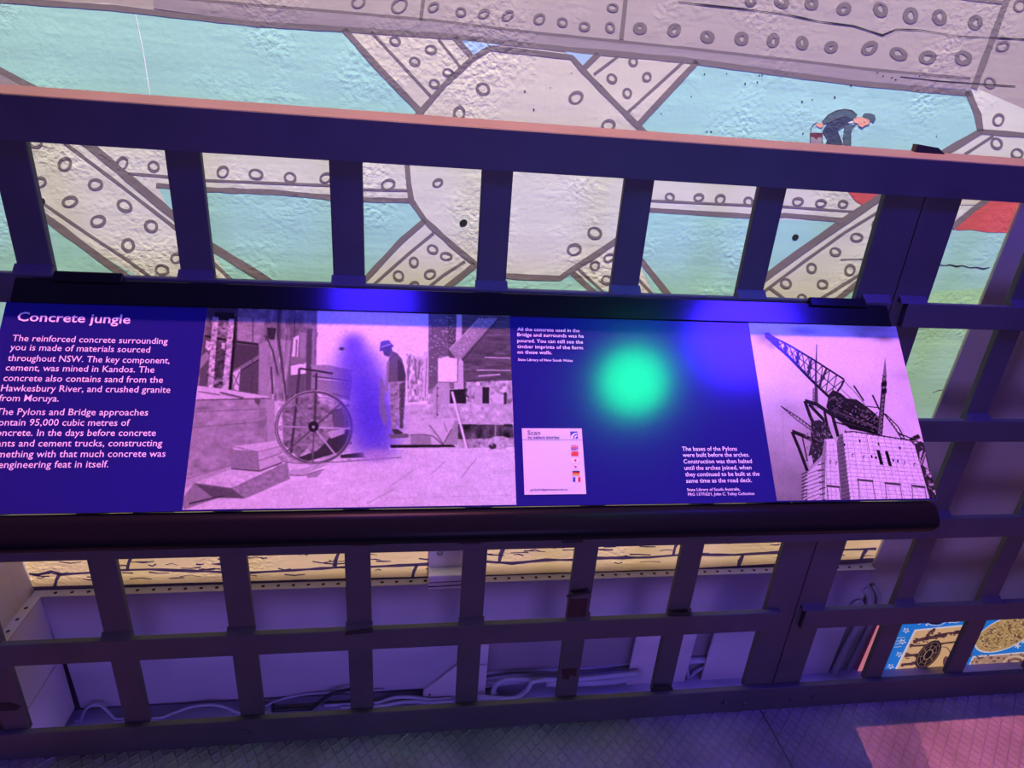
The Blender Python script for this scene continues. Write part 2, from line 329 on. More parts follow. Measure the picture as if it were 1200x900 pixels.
# ------------------------------------------------------------------ setting: wall with the painted mural
class Mural(MB):
    """one wall mesh; paint is laid on it in thin coats, drawn from measured outlines"""
    LAY = 0.0002
    def __init__(s, slots): super().__init__(); s.slots = slots; s.rng = random.Random(4); s.n = 0
    def mi(s, m): return s.slots.index(m)
    def poly(s, px, m, lay=1):
        s.n += (lay == 1)
        off = s.n*4e-5 if lay == 1 else 0.0006+lay*s.LAY
        pts = [wpt(*wpix(u, v), off) for u, v in px]; s.add(pts, [list(range(len(pts)))], s.mi(m))
    def stroke(s, px, w, m, lay=3, jit=0.12, closed=False):
        P = [np.array(p, float) for p in px]; Q = []
        for a, b in zip(P[:-1], P[1:]):
            k = max(1, int(np.linalg.norm(b-a)//14)); Q += [a+(b-a)*i/k for i in range(k)]
        Q.append(P[-1]); L, R = [], []
        for i, q in enumerate(Q):
            t = Q[min(i+1,len(Q)-1)]-Q[max(i-1,0)]; t /= np.linalg.norm(t)+1e-9; n = np.array([-t[1], t[0]])
            ww = w/2*(1+s.rng.uniform(-jit, jit)); L.append(q+n*ww); R.append(q-n*ww)
        vs = [wpt(*wpix(*p), 0.0006+lay*s.LAY) for p in L+R]; k = len(Q)
        s.add(vs, [(i, i+1, k+i+1, k+i) for i in range(k-1)], s.mi(m))
    def ring(s, u, v, r, m='line', w=3.2, fill=None, lay=4):
        ph = s.rng.uniform(0, 6); a, b = r*s.rng.uniform(0.95, 1.12), r*s.rng.uniform(0.82, 0.98); n = 16; O, I = [], []
        th = s.rng.uniform(-0.5, 0.3)
        for k in range(n):
            t = 2*math.pi*k/n; j = 1+0.08*math.sin(2*t+ph)
            def pt(ra, rb): 
                x, y = ra*math.cos(t), rb*math.sin(t); return (u+x*math.cos(th)-y*math.sin(th), v+x*math.sin(th)+y*math.cos(th))
            O.append(pt(a*j, b*j)); I.append(pt(max(a*j-w,0.6), max(b*j-w*(0.8+0.3*math.sin(t+ph)),0.6)))
        vs = [wpt(*wpix(*p), 0.0006+lay*s.LAY) for p in O+I]
        s.add(vs, [(k, (k+1)%n, n+(k+1)%n, n+k) for k in range(n)], s.mi(m))
        if fill: s.add([wpt(*wpix(*p), 0.0006+lay*s.LAY) for p in I], [list(range(n))], s.mi(fill))
slots = ['cream','teal','teal2','warm','mauve','band','line','line_shade','red','stone','stoneline','crack','slate','mnavy','skin','bucket','hole','ink','green']
w = Mural(slots)
w.wbox(-1.6, 8.3, -1.95, 9.5, -0.6, 0.0)
# --- main fields
w.poly([(-420,-420),(1500,-420),(1400,215),(1137,100),(800,64),(533,38),(400,31),(280,24),(125,4),(-60,-4),(-420,-30)], 'mauve')
w.poly([(-420,-30),(-60,-4),(125,6),(280,26),(400,32),(405,36),(493,131),(470,150),(160,150),(36,103),(0,80),(-60,40),(-420,10)], 'teal')
w.poly([(-420,10),(-60,40),(0,80),(36,103),(160,150),(300,190),(300,420),(-300,420)], 'cream')
w.poly([(820,70),(1133,106),(1146,152),(1110,177),(1060,212),(700,190),(748,147)], 'teal')
w.poly([(430,22),(760,62),(815,74),(748,147),(740,200),(470,175),(493,131),(405,35)], 'warm')
w.poly([(540,44),(600,50),(573,55),(553,70)], 'teal2', 2); w.poly([(655,56),(700,63),(683,83),(670,67)], 'teal2', 2)
w.poly([(120,300),(50,256),(-80,170),(-420,60),(-250,700),(400,700),(200,345)], 'teal')
w.poly([(185,219),(232,223),(404,233),(432,236),(480,236),(498,259),(420,340),(410,430),(330,430),(245,288),(200,250)], 'teal')
w.poly([(556,308),(593,325),(655,328),(668,319),(720,345),(700,420),(480,420),(512,342)], 'teal')
w.poly([(745,248),(762,249),(888,256),(985,260),(935,297),(880,345),(860,420),(800,420),(750,310),(722,285)], 'teal')
w.poly([(1010,332),(1080,275),(1118,268),(1205,266),(1205,420),(960,420),(985,352)], 'teal')
w.poly([(985,352),(1240,330),(1240,560),(960,560)], 'green', 2)
w.poly([(960,560),(1240,560),(1240,640),(-80,640),(-80,420),(400,430),(480,420),(960,420)], 'teal')
w.add([wpt(-1.27,-1.94,0.001),wpt(2.62,-1.94,0.001),wpt(2.62,-0.3,0.001),wpt(-1.27,-0.3,0.001)], [(0,1,2,3)], w.mi('line_shade'))  # shade in the gaps below the cover boards, painted as a dark coat
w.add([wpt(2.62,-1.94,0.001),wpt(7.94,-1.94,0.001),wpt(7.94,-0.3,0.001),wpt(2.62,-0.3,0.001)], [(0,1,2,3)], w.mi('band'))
# --- girder along the top
w.poly([(180,-2),(290,4),(400,13),(510,23),(633,38),(800,55),(1017,80),(1137,92),(1137,106),(1000,94),(800,67),(667,55),(533,41),(400,31),(300,26),(180,10)], 'band', 2)
w.stroke([(-420,-32),(-60,-6),(0,0),(133,9),(200,17),(300,28),(400,34),(533,43),(667,58),(800,70),(900,84),(1000,97),(1137,110)], 6.5, 'line')
w.stroke([(190,-4),(290,5),(400,14),(510,24),(633,39),(800,56),(933,71),(1017,81),(1137,92)], 3.2, 'line')
w.stroke([(734,-10),(731,20),(728,46)], 5, 'line'); w.stroke([(1184,-12),(1165,40),(1141,104)], 8, 'line')
w.stroke([(497,-8),(493,24)], 4, 'line')
w.stroke([(1080,-8),(1175,3)], 4, 'line')
for u, v, r in [(420,2,9),(468,6,9.5),(508,8,6.5),(540,14,6.5),(567,16,6.5),(595,18,7),(632,22,7),(659,26,6.5),(685,31,6.5),(715,32,6.5),(718,9,6.5)]: w.ring(u, v, r, 'line', 3)
for u, v in [(750,33),(790,35),(829,43),(869,45),(906,47),(940,50),(974,55),(1019,56),(1053,63),(1087,67),(1129,68),(880,0),(916,2),(951,4),(989,10),(1032,11),(1067,18),(1101,20),(1143,26)]:
    w.ring(u, v, 9.5 if u > 1000 else 8.2, 'line', 6)
for u, v in [(1195,6),(1175,54),(1160,97),(1170,140),(1168,168),(1192,180)]: w.ring(u, v, 7.5, 'line', 3)
w.stroke([(795,2),(830,6),(870,10),(923,17),(960,25),(1000,30),(1034,41),(1050,34),(1080,35),(1120,42),(1205,46)], 1.3, 'crack', 5, 0.6)
w.stroke([(1055,90),(1100,95),(1190,101)], 1.0, 'crack', 5, 0.5)
# --- gusset and struts above the rail
w.stroke([(470,156),(493,131),(520,100),(553,69),(574,56),(620,61),(670,67),(683,82),(715,115),(752,152),(790,190)], 6.5, 'line', 4)
w.stroke([(403,34),(440,76),(493,131)], 7, 'line'); w.stroke([(435,37),(508,116)], 3, 'line'); w.stroke([(514,46),(541,80)], 2.8, 'line'); w.stroke([(533,44),(556,70)], 6, 'line')
w.stroke([(701,63),(682,82)], 6, 'line'); w.stroke([(724,66),(696,87)], 2.8, 'line'); w.stroke([(800,73),(736,131)], 3, 'line'); w.stroke([(817,72),(748,146)], 7, 'line')
for u, v in [(463,48),(505,58),(486,72),(525,85),(509,98),(742,72),(717,92),(735,109),(758,90)]: w.ring(u, v, 6.3, 'line', 3)
for u, v in [(566,104),(675,114),(538,132),(713,147)]: w.ring(u, v, 8.3, 'line', 3.4)
w.stroke([(1134,106),(1146,135),(1149,154)], 8, 'line'); w.stroke([(1149,154),(1108,178),(1070,206)], 8, 'line'); w.stroke([(1149,154),(1210,159)], 6, 'line'); w.stroke([(1164,159),(1130,181)], 3, 'line')
w.poly([(-40,60),(36,103),(60,150),(-40,120)], 'band', 2); w.stroke([(-160,-8),(-30,66),(40,104),(80,134)], 8, 'line')
# --- behind the bars: left diagonal strut and chord
w.stroke([(70,146),(105,170),(150,208),(200,250),(245,287),(318,332),(380,372)], 9.5, 'line')
w.stroke([(40,138),(78,169),(140,216),(203,265),(272,328)], 3.6, 'line')
w.stroke([(0,196),(43,233),(100,272),(150,305),(200,342)], 3.2, 'line')
w.stroke([(0,212),(50,252),(125,308),(185,350)], 9, 'line')
for u, v in [(76,192),(112,216),(82,236),(146,241),(115,259),(177,265),(150,287)]: w.ring(u, v, 8.5, 'line', 3.6)
for u, v in [(42,167),(47,213),(180,195),(143,191),(207,302),(190,316)]: w.ring(u, v, 7.5, 'line', 3)
w.stroke([(150,203),(197,207),(240,211),(385,217),(425,222),(478,223)], 2.8, 'line'); w.stroke([(183,217),(240,222),(320,225),(385,231),(430,234),(482,235)], 6, 'line', 3, 0.2)
for u, v in [(261,201),(300,204),(340,208),(382,208),(412,211),(455,216)]: w.ring(u, v, 7.5, 'line', 2.8)
# --- second bay gusset
w.stroke([(476,180),(479,215),(482,235),(498,258),(530,287),(558,310),(600,345)], 6.5, 'line', 4)
w.stroke([(498,258),(470,282),(430,325),(410,350)], 6.5, 'line', 4); w.stroke([(508,273),(480,296),(447,325),(425,345)], 3, 'line'); w.stroke([(545,306),(520,322),(495,342)], 3, 'line'); w.stroke([(557,310),(535,328),(508,348)], 7, 'line', 4)
for u, v in [(513,214),(507,292),(485,307),(523,300),(467,323),(504,321),(485,335)]: w.ring(u, v, 6.5, 'line', 2.8)
w.stroke([(590,323),(620,325),(656,326),(670,316),(697,299),(723,281)], 6.5, 'line', 4)
w.stroke([(668,317),(700,346),(730,375)], 6.5, 'line'); w.stroke([(678,315),(708,343)], 2.8, 'line'); w.stroke([(722,283),(752,306),(786,349),(800,370)], 7, 'line', 4); w.stroke([(740,318),(768,348)], 2.8, 'line')
for u, v in [(697,273),(673,292)]: w.ring(u, v, 8, 'line', 3.2)
for u, v in [(697,311),(714,302),(711,328)]: w.ring(u, v, 6.5, 'line', 2.8)
w.stroke([(735,233),(763,235),(890,241),(920,242),(1003,248)], 2.6, 'line'); w.stroke([(740,244),(762,246),(890,254),(920,252),(988,258)], 5.5, 'line')
for u, v in [(785,231),(819,231),(844,233),(877,236),(906,236),(935,236),(962,238),(988,239)]: w.ring(u, v, 6.2, 'line', 2.8)
# --- right strut and red arch
w.poly([(985,214),(1060,210),(1010,240),(1003,236)], 'red', 2)
w.stroke([(1075,203),(1033,230),(985,262),(935,297),(890,330),(860,352)], 8.5, 'line', 4); w.stroke([(1037,243),(990,272),(945,304),(893,343)], 3, 'line', 4)
w.stroke([(1045,298),(1013,318),(958,352)], 3.2, 'line', 4); w.stroke([(1060,292),(1010,328),(975,356)], 6.5, 'line', 4)
w.stroke([(902,337),(922,352)], 3.5, 'line', 4)
for u, v in [(1004,278),(979,295),(951,314),(996,316),(964,333),(921,332),(940,350),(1028,262)]: w.ring(u, v, 6.8, 'line', 3)
w.poly([(1113,200),(1215,200),(1215,240),(1120,240)], 'warm', 2)
w.poly([(1120,270),(1120,262),(1160,234),(1200,234),(1190,273),(1155,272),(1138,269)], 'red', 3)
w.stroke([(1165,228),(1140,246),(1115,267)], 7, 'line', 4)
w.stroke([(1098,310),(1108,311),(1113,310),(1121,312),(1128,311),(1136,313.5),(1144,313),(1152,315),(1160,313)], 1.3, 'crack', 5, 0.7); w.stroke([(1108,458),(1120,457),(1131,459)], 0.9, 'line', 5, 0.5)
w.stroke([(1093,460),(1101,457),(1110,458)], 0.8, 'line', 5, 0.6); w.stroke([(985,304),(1020,303)], 1.0, 'crack', 5, 0.5)
# drilled holes and little marks
for u, v, r in [(49,236,4.5),(543,261,4.5),(932,278,4)]: w.ring(u, v, r, 'hole', r, 'hole', 6)
rg = random.Random(9)
for _ in range(26):
    u, v = rg.uniform(560,1100), rg.uniform(85,160); w.ring(u, v, rg.uniform(0.7,1.2), 'crack', 0.5, 'crack', 5)
w.stroke([(159,17),(168,60),(176,112)], 1.2, 'ink', 5, 0.3)
# --- the painted worker bending over a bucket
Z = lambda L: [(940+a*0.1, 120+b*0.1) for a, b in L]
w.poly(Z([(95,358),(238,358),(238,520),(95,520)]), 'band', 3); w.poly(Z([(95,356),(238,356),(236,410),(190,405),(165,440),(135,405),(100,400)]), 'bucket', 4)
w.stroke(Z([(98,355),(104,300),(130,260),(175,232)]), 0.9, 'line_shade', 5, 0.1); w.stroke(Z([(95,356),(95,520)]), 0.8, 'line_shade', 5, 0.1); w.stroke(Z([(238,356),(238,520)]), 0.8, 'line_shade', 5, 0.1)
w.poly(Z([(490,290),(560,268),(645,250),(585,320),(568,400),(570,540),(495,530),(480,400)]), 'slate', 3)
w.poly(Z([(340,215),(420,180),(510,160),(610,190),(580,245),(500,275),(430,310),(420,350),(445,420),(480,520),(270,520),(300,430),(250,370),(240,330),(280,265)]), 'mnavy', 4)
w.poly(Z([(228,232),(300,150),(400,96),(500,80),(585,95),(645,150),(600,195),(500,160),(400,185),(290,245),(250,260)]), 'slate', 5)
w.poly(Z([(155,262),(190,238),(235,238),(252,275),(225,305),(185,290)]), 'skin', 5)
w.poly(Z([(600,195),(655,165),(715,178),(795,210),(785,255),(740,270),(700,296),(660,275),(640,240),(605,235)]), 'skin', 6)
w.poly(Z([(708,148),(735,125),(800,128),(850,148),(862,195),(835,236),(800,215),(765,190),(730,185),(715,170)]), 'slate', 7)
w.poly(Z([(535,238),(585,215),(598,236),(560,245)]), 'ink', 7)
for L in ([(228,232),(300,148),(400,94),(500,78),(585,93),(645,150)], [(290,245),(400,187),(500,160)], [(240,330),(300,430),(270,500)], [(420,350),(445,420),(480,500)], [(430,310),(500,275),(580,245)], [(480,400),(495,500)], [(570,330),(568,500)], [(660,275),(700,298),(740,272),(785,257),(797,212)], [(720,225),(735,240)]):
    w.stroke(Z(L), 0.9, 'line_shade', 8, 0.2)
# --- painted masonry along the foot of the wall
FT = [(-10,693),(160,688),(408,682),(543,679),(800,671),(1027,658)]
w.poly([(-160,698),(-160,560),(1060,560),(1060,655),(1027,658),(800,671),(543,679),(408,682),(160,688)], 'stone', 4)
w.stroke([(30,690),(160,687),(408,680),(543,677),(800,669),(1030,656)], 5, 'stoneline', 6, 0.08)
sr = random.Random(12)
w.stroke([(20,672),(45,673),(60,670),(72,673),(104,671),(140,668),(175,667),(258,670),(293,671),(345,668),(408,664),(436,664),(500,661),(571,658),(600,660),(640,656),(672,656),(700,654),(760,653),(797,650),(824,650),(860,650),(915,647),(990,644),(1027,643)], 3, 'stoneline', 6, 0.4)
w.stroke([(20,650),(300,647),(500,643),(700,633),(1040,622)], 3, 'stoneline', 6, 0.4)
for u, v0, v1 in [(67,672,688),(152,650,668),(395,645,664),(486,661,678),(588,640,658),(792,633,650),(868,650,665),(1012,644,656)]:
    w.stroke([(u+3,v0),(u-1,(v0+v1)/2),(u-3,v1)], 4.5, 'stoneline', 6, 0.35)
for _ in range(150):
    u = sr.uniform(30,1020); v = 690-(u-30)*0.033-sr.uniform(6,46); L = sr.uniform(6,26)
    w.stroke([(u,v),(u+L/2,v+sr.uniform(-2,2)),(u+L,v+sr.uniform(-1,1))], sr.uniform(0.7,1.5), 'stoneline', 6, 0.5)
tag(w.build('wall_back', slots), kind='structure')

mb = MB(); mb.wbox(7.95, 12.5, -1.95, 9.5, -0.6, 0.035); tag(mb.build('wall_right', 'grey'), kind='structure')
mb = MB(); mb.hexa([(-1.7,0.14,-6.1),(-1.27,0.14,-6.1),(-1.27,1.6,-6.1),(-1.7,1.6,-6.1),(-1.7,0.14,5.0),(-1.27,0.14,5.0),(-1.27,1.35,5.0),(-1.7,1.35,5.0)])
tag(mb.build('wall_left', 'left'), kind='structure')
mb = MB(); mb.box(-5, 6.12, -9, 0.06, ZF-0.35, ZF); mb.box(6.14, 14, -9, 0.06, ZF-0.35, ZF); mb.box(-5, 14, -9, 0.06, ZF-0.5, ZF-0.02)
tag(mb.build('floor', 'floor'), kind='structure')
ZC = -6.12
mb = MB(); mb.box(-1.7, 12.5, 0.06, 1.75, ZC-0.3, ZC); tag(mb.build('floor_channel', 'channel'), kind='structure')

# ------------------------------------------------------------------ steel railing
rail = thing('railing', 'dark purple steel railing of flat bars standing across the whole walkway edge', 'railing', (3.5, 0, ZF))
RY0, RY1 = -0.06, 0.0; HB = 0.1064
bars = [-2.0, -1.0, 0.0, 1.0, 2.0, 3.0, 4.0, 5.0, 7.385, 8.38, 9.375]
def bar_mesh(x, x0=None, x1=None):
    m_ = MB(); m_.box(x-HB if x0 is None else x0, x+HB if x1 is None else x1, 0.0, 0.055, -4.99, 0.2, 0, 0.008); return m_
for x in bars: bar_mesh(x).build('baluster', 'rail', rail)
bar_mesh(0, 5.894, 6.220).build('post', 'rail', rail); bar_mesh(0, 6.228, 6.536).build('post', 'rail', rail)
mb = MB(); e = 0.008
mb.add([(-3,RY0,0.008),(-3,RY0,0.262),(-3,RY0+0.01,0.270),(-3,0.22,0.312),(-3,0.22,0.27),(-3,0.0,0.22),(-3,0.0,0.008)]+
       [(11,RY0,0.008),(11,RY0,0.262),(11,RY0+0.01,0.270),(11,0.22,0.312),(11,0.22,0.27),(11,0.0,0.22),(11,0.0,0.008)],
       [(i,i+1,i+8,i+7) for i in range(6)]+[(6,0,7,13),(0,1,2,3,4,5,6),(7,8,9,10,11,12,13)])
mb.build('top_rail', 'rail', rail)
def rail_mesh(segs, z0, z1, name):
    for x0, x1 in segs:
        m_ = MB(); m_.box(x0, x1, RY0, RY1, z0, z1, 0, 0.008)
        for x in bars+[6.057, 6.38]:
            if x0 < x-0.05 and x+0.05 < x1 and name == 'rail':
                hw = HB+0.01
                m_.prism([(x-hw,RY0+0.006,z1-0.002),(x-hw,0.001,z1-0.002),(x-hw,0.001,z1+0.05),(x-hw,-0.02,z1+0.032)], (2*hw,0,0))
        m_.build(name, 'rail', rail)
rail_mesh([(-3,6.17),(6.32,11)], -1.003, -0.803, 'rail')
rail_mesh([(-3,6.17),(6.35,11)], -2.050, -1.840, 'rail')
rail_mesh([(-3,11)], -3.100, -2.870, 'rail')
rail_mesh([(-3,6.035),(6.295,11)], -4.172, -3.940, 'rail')
rail_mesh([(-3,11)], ZF, -4.967, 'bottom_rail')
for u, v in [(850,823),(873,824),(928,819),(953,817),(288,858)]:
    q = on_y(u, v, RY0); m_ = MB(); m_.dome((q[0],RY0,q[2]), 0.035, (0,-1,0), 0.022); m_.build('bolt', 'rail', rail, True)
# rusted plate, scars and chipped paint
m_ = MB(); q0 = on_y(665,727,-0.03); q1 = on_y(690,698,-0.03)
m_.box(q0[0], q1[0], -0.03, 0.0, q0[2], q1[2], 0, 0.005); tag(m_.build('rusted_plate', 'rust', rail), 'rust red plate on the bar')
m_ = MB(); m_.box(q0[0], q1[0]+0.01, -0.045, 0.0, q1[2]-0.02, q1[2]+0.03, 0, 0.005); m_.build('plate_lip', 'rail', rail)
def scar(px, y, name, m):
    m_ = MB(); pts = [on_y(u, v, y) for u, v in px]; m_.prism(pts, (0,-0.004,0)); m_.build(name, m, rail)
scar([(658,784),(676,783),(675,792),(668,791),(666,796),(659,795)], 0.0, 'chipped_patch', 'rust')
scar([(-10,824),(12,823),(25,827),(20,832),(0,833),(-10,832)], 0.0, 'chipped_patch', 'soot')
for px in ([(405,740),(437,737),(437,741),(404,744)], [(784,718),(808,717),(809,722),(782,722)], [(762,806),(788,805),(789,809),(763,811)], [(664,697),(692,692),(692,695),(664,700)]):
    scar(px, RY0-0.001, 'weld_scar', 'soot')
for u0, u1, v in [(414,440,634.5),(539,564,632.5),(659,683,631)]:
    a, b = on_y(u0, v, RY0), on_y(u1, v, RY0); m_ = MB(); m_.box(a[0], b[0], RY0-0.02, RY0, a[2]-0.035, a[2]+0.05, 0, 0.004); m_.build('packing_plate', 'soot', rail)
a, b = on_y(1070,172,0.2), on_y(1103,176,0.2); m_ = MB(); m_.prism([(a[0],0.16,0.28),(b[0]+0.05,0.16,0.28),(b[0]-0.06,0.16,0.345),(a[0],0.16,0.36)], (0,0.05,0)); m_.build('splice_plate', 'soot', rail)

# ------------------------------------------------------------------ information panel
PX0, PX1 = -0.100, 6.148
panel = thing('information_panel', 'long sloping blue museum panel with historic photographs, fixed to the railing', 'information panel', (3.0,-0.1,-2.0))
mb = MB(); mb.pbox(-0.075, 6.105, 0.0, 0.175, -0.03, 0.012, 0, 0.006); mb.build('top_bar', 'black', panel)
mb = MB(); mb.pbox(PX0, PX1, 0.168, 1.505, -0.03, 0.0); mb.build('graphic_sheet', 'blue', panel)
mb = MB(); mb.pbox(PX0, PX1+0.012, 1.503, 1.72, -0.16, 0.012, 0, 0.07, 6); mb.build('bottom_nosing', 'nosing', panel, True)
for u0, u1, v in [(65,146,323),(947,1012,356)]:
    a, b = ppix(u0, v), ppix(u1, v); m_ = MB(); m_.pbox(a[0], b[0], -0.045, 0.03, 0.0, 0.03, 0, 0.008); m_.build('fixing_clip', 'black', panel)
for x in (0.6, 3.0, 5.4):
    m_ = MB(); m_.prism([(x-0.04,-0.07,-0.99),ppt(x-0.04,0.25,-0.055),ppt(x-0.04,1.35,-0.055),(x-0.04,-0.07,-2.86)], (0.08,0,0)); m_.build('support_bracket', 'black', panel)

# ---- printing: pictures are painted into the sheets as ink
class Ink:
    def __init__(s, W, H, to_uv, seed=1, paper=0.88):
        s.W, s.H, s.to, s.paper = W, H, to_uv, paper; s.c = np.ones((H, W, 3)); s.rng = np.random.default_rng(seed)
        s.gx, s.gy = np.meshgrid(np.arange(W)+0.5, np.arange(H)+0.5)
    def xy(s, px): return np.array([s.to(u, v) for u, v in px])*np.array([s.W, s.H])
    def mask(s, P):
        x0, y0 = np.floor(P.min(0)-2).astype(int); x1, y1 = np.ceil(P.max(0)+2).astype(int)
        x0, y0, x1, y1 = max(x0,0), max(y0,0), min(x1,s.W), min(y1,s.H)
        if x1 <= x0 or y1 <= y0: return None
        acc = 0
        for ox, oy in ((-.25,-.25),(.25,-.25),(-.25,.25),(.25,.25)):
            X = s.gx[y0:y1,x0:x1]+ox; Y = s.gy[y0:y1,x0:x1]+oy; ins = np.zeros(X.shape, bool)
            for (ax,ay), (bx,by) in zip(P, np.roll(P,-1,0)):
                if ay == by: continue
                ins ^= ((ay > Y) != (by > Y)) & (X < (bx-ax)*(Y-ay)/(by-ay)+ax)
            acc = acc+ins
        return (slice(y0,y1), slice(x0,x1)), acc/4.0
    def put(s, P, col, a=1.0):
        r = s.mask(P)
        if r is None: return
        sl, m = r; m = (m*a)[...,None]; col = np.array(col if np.ndim(col) else (col,)*3, float)
        s.c[sl] = s.c[sl]*(1-m)+col*m
    def poly(s, px, col, a=1.0): s.put(s.xy(px), col, a)
    def line(s, px, w, col, a=1.0, w2=None):
        P = s.xy(px); sc = s.W/(np.linalg.norm(s.xy([(0,0)])-s.xy([(100,0)]))*0+1)
        k = np.linalg.norm(s.xy([(px[0][0]+1,px[0][1])])-s.xy([px[0]])); n = len(P)-1
        for i in range(n):
            d = P[i+1]-P[i]; L = np.linalg.norm(d)+1e-6; nn = np.array([-d[1],d[0]])/L
            wa = w if w2 is None else w+(w2-w)*i/n; wb = w if w2 is None else w+(w2-w)*(i+1)/n
            s.put(np.array([P[i]+nn*wa*k/2, P[i+1]+nn*wb*k/2, P[i+1]-nn*wb*k/2, P[i]-nn*wa*k/2]), col, a)
    def ell(s, u, v, rx, ry, col, a=1.0, a0=0, a1=360):
        t = np.radians(np.linspace(a0, a1, 36)); s.poly([(u+rx*math.cos(q), v+ry*math.sin(q)) for q in t], col, a)
    def ering(s, u, v, rx, ry, w, col, a=1.0, a0=0, a1=360):
        t = np.radians(np.linspace(a0, a1, 40)); s.line([(u+rx*math.cos(q), v+ry*math.sin(q)) for q in t], w, col, a)
    def soft(s, u, v, rx, ry, col, a=1.0, p=2):
        c = s.xy([(u,v)])[0]; ex = np.linalg.norm(s.xy([(u+rx,v)])[0]-c); ey = np.linalg.norm(s.xy([(u,v+ry)])[0]-c)
        d = ((s.gx-c[0])/ex)**2+((s.gy-c[1])/ey)**2; m = (np.exp(-d**(p/2))*a)[...,None]
        col = np.array(col if np.ndim(col) else (col,)*3, float); s.c = s.c*(1-m)+col*m
    def noise(s, sx, sy, oct=3):
        out = np.zeros((s.H, s.W)); amp = 1
        for o in range(oct):
            nx, ny = max(2,int(sx*2**o)), max(2,int(sy*2**o)); g = s.rng.standard_normal((ny+1, nx+1))
            X = s.gx/s.W*nx; Y = s.gy/s.H*ny; i, j = np.minimum(X.astype(int),nx-1), np.minimum(Y.astype(int),ny-1); fx, fy = X-i, Y-j
            fx = fx*fx*(3-2*fx); fy = fy*fy*(3-2*fy)
            out += amp*((g[j,i]*(1-fx)+g[j,i+1]*fx)*(1-fy)+(g[j+1,i]*(1-fx)+g[j+1,i+1]*fx)*fy); amp *= 0.55
        return out
    def grain(s, px, sx, sy, amt, oct=3):
        r = s.mask(s.xy(px))
        if r is None: return
        sl, m = r; n = s.noise(sx, sy, oct)[sl]; s.c[sl] = np.clip(s.c[sl]*(1+(amt*n*m)[...,None]), 0.01, 1)
    def blur(s):
        p = np.pad(s.c, ((1,1),(1,1),(0,0)), 'edge'); h, w_ = s.H, s.W
        s.c = (4*p[1:h+1,1:w_+1]+2*(p[:h,1:w_+1]+p[2:,1:w_+1]+p[1:h+1,:w_]+p[1:h+1,2:])+p[:h,:w_]+p[:h,2:]+p[2:,:w_]+p[2:,2:])/16
    def mesh(s, name, place, parent, m, lab=None):
        W, H = s.W, s.H; xs = np.linspace(0,1,W); ys = np.linspace(0,1,H)
        base = np.zeros(3); p = parent
        while p is not None: base += np.array(p.location); p = p.parent
        o0 = np.array(W3(place(0,0)))-base; ex = np.array(W3(place(1,0)))-base-o0; ey = np.array(W3(place(0,1)))-base-o0
        X, Y = np.meshgrid(xs, ys); co = o0+X[...,None]*ex+Y[...,None]*ey
        idx = np.arange(W*H).reshape(H,W); q = np.stack([idx[:-1,:-1],idx[1:,:-1],idx[1:,1:],idx[:-1,1:]],-1).reshape(-1,4)
        me = bpy.data.meshes.new(name); me.vertices.add(W*H); me.vertices.foreach_set('co', co.reshape(-1).astype(np.float32))
        me.loops.add(q.size); me.loops.foreach_set('vertex_index', q.reshape(-1).astype(np.int32))
        me.polygons.add(len(q)); me.polygons.foreach_set('loop_start', np.arange(0,q.size,4,dtype=np.int32))
        me.update(); me.validate()
        at = me.color_attributes.new('ink', 'FLOAT_COLOR', 'POINT'); rgba = np.ones((W*H,4), np.float32)
        rgba[:,:3] = ((np.clip(s.c,0,1)*s.paper)**2.2).reshape(-1,3); at.data.foreach_set('color', rgba.reshape(-1))
        me.materials.append(M[m]); ob = bpy.data.objects.new(name, me); COL.objects.link(ob); ob.parent = parent
        if lab: ob['label'] = lab
        return ob

# ---- first photograph: timber yard with a wheel and two workmen
AX0, AX1, AS0, AS1 = 1.103, 3.119, 0.172, 1.497
ink = Ink(640, 420, lambda u, v: ((lambda q: ((q[0]-AX0)/(AX1-AX0), (q[1]-AS0)/(AS1-AS0)))(ppix(u, v))), 3)
ink.c[:] = 0.80
ink.poly([(366,360),(505,368),(505,475),(360,475)], 0.95)
ink.poly([(200,600),(620,600),(620,523),(455,527),(400,538),(330,545),(240,580)], 0.86)
ink.grain([(200,600),(620,600),(620,523),(455,527),(330,545)], 20, 36, 0.020)
for a, b in [((457,570),(484,551)),((540,560),(558,537)),((505,556),(522,540)),((430,590),(462,573))]: ink.line([a,b], 0.9, 0.62)
ink.line([(445,584),(600,580)], 0.7, 0.74); ink.line([(320,575),(470,560)], 0.7, 0.78)
# timber framing on the left
ink.poly([(240,355),(372,360),(370,462),(318,470),(228,462)], 0.50); ink.grain([(240,355),(372,360),(370,462),(228,462)], 67, 26, 0.104)
ink.poly([(243,355),(277,358),(275,374),(242,373)], 0.30); ink.poly([(252,366),(276,367),(275,376),(252,375)], 0.16)
ink.poly([(277,372),(312,374),(303,404),(276,400)], 0.60); ink.grain([(277,372),(312,374),(303,404),(276,400)], 36, 52, 0.080)
ink.poly([(239,396),(258,400),(256,455),(234,452)], 0.36); ink.poly([(254,400),(266,402),(262,452),(252,450)], 0.30)
ink.poly([(242,399),(251,403),(245,412),(241,408)], 0.85); ink.poly([(260,402),(265,403),(264,411),(260,409)], 0.78); ink.poly([(234,420),(243,412),(246,420),(236,432)], 0.6)
ink.poly([(275,403),(304,406),(303,422),(274,437)], 0.30); ink.poly([(282,436),(305,421),(303,462),(280,459)], 0.34)
ink.line([(240,394),(270,400),(303,404)], 3.5, 0.2)
ink.line([(252,450),(305,418)], 5, 0.50); ink.line([(252,453),(305,421)], 1.4, 0.16)
ink.poly([(273,437),(282,432),(280,458),(275,457)], 0.86)
for a, b in [((274,440),(280,452)),((281,436),(275,452))]: ink.line([a,b], 1.2, 0.4)
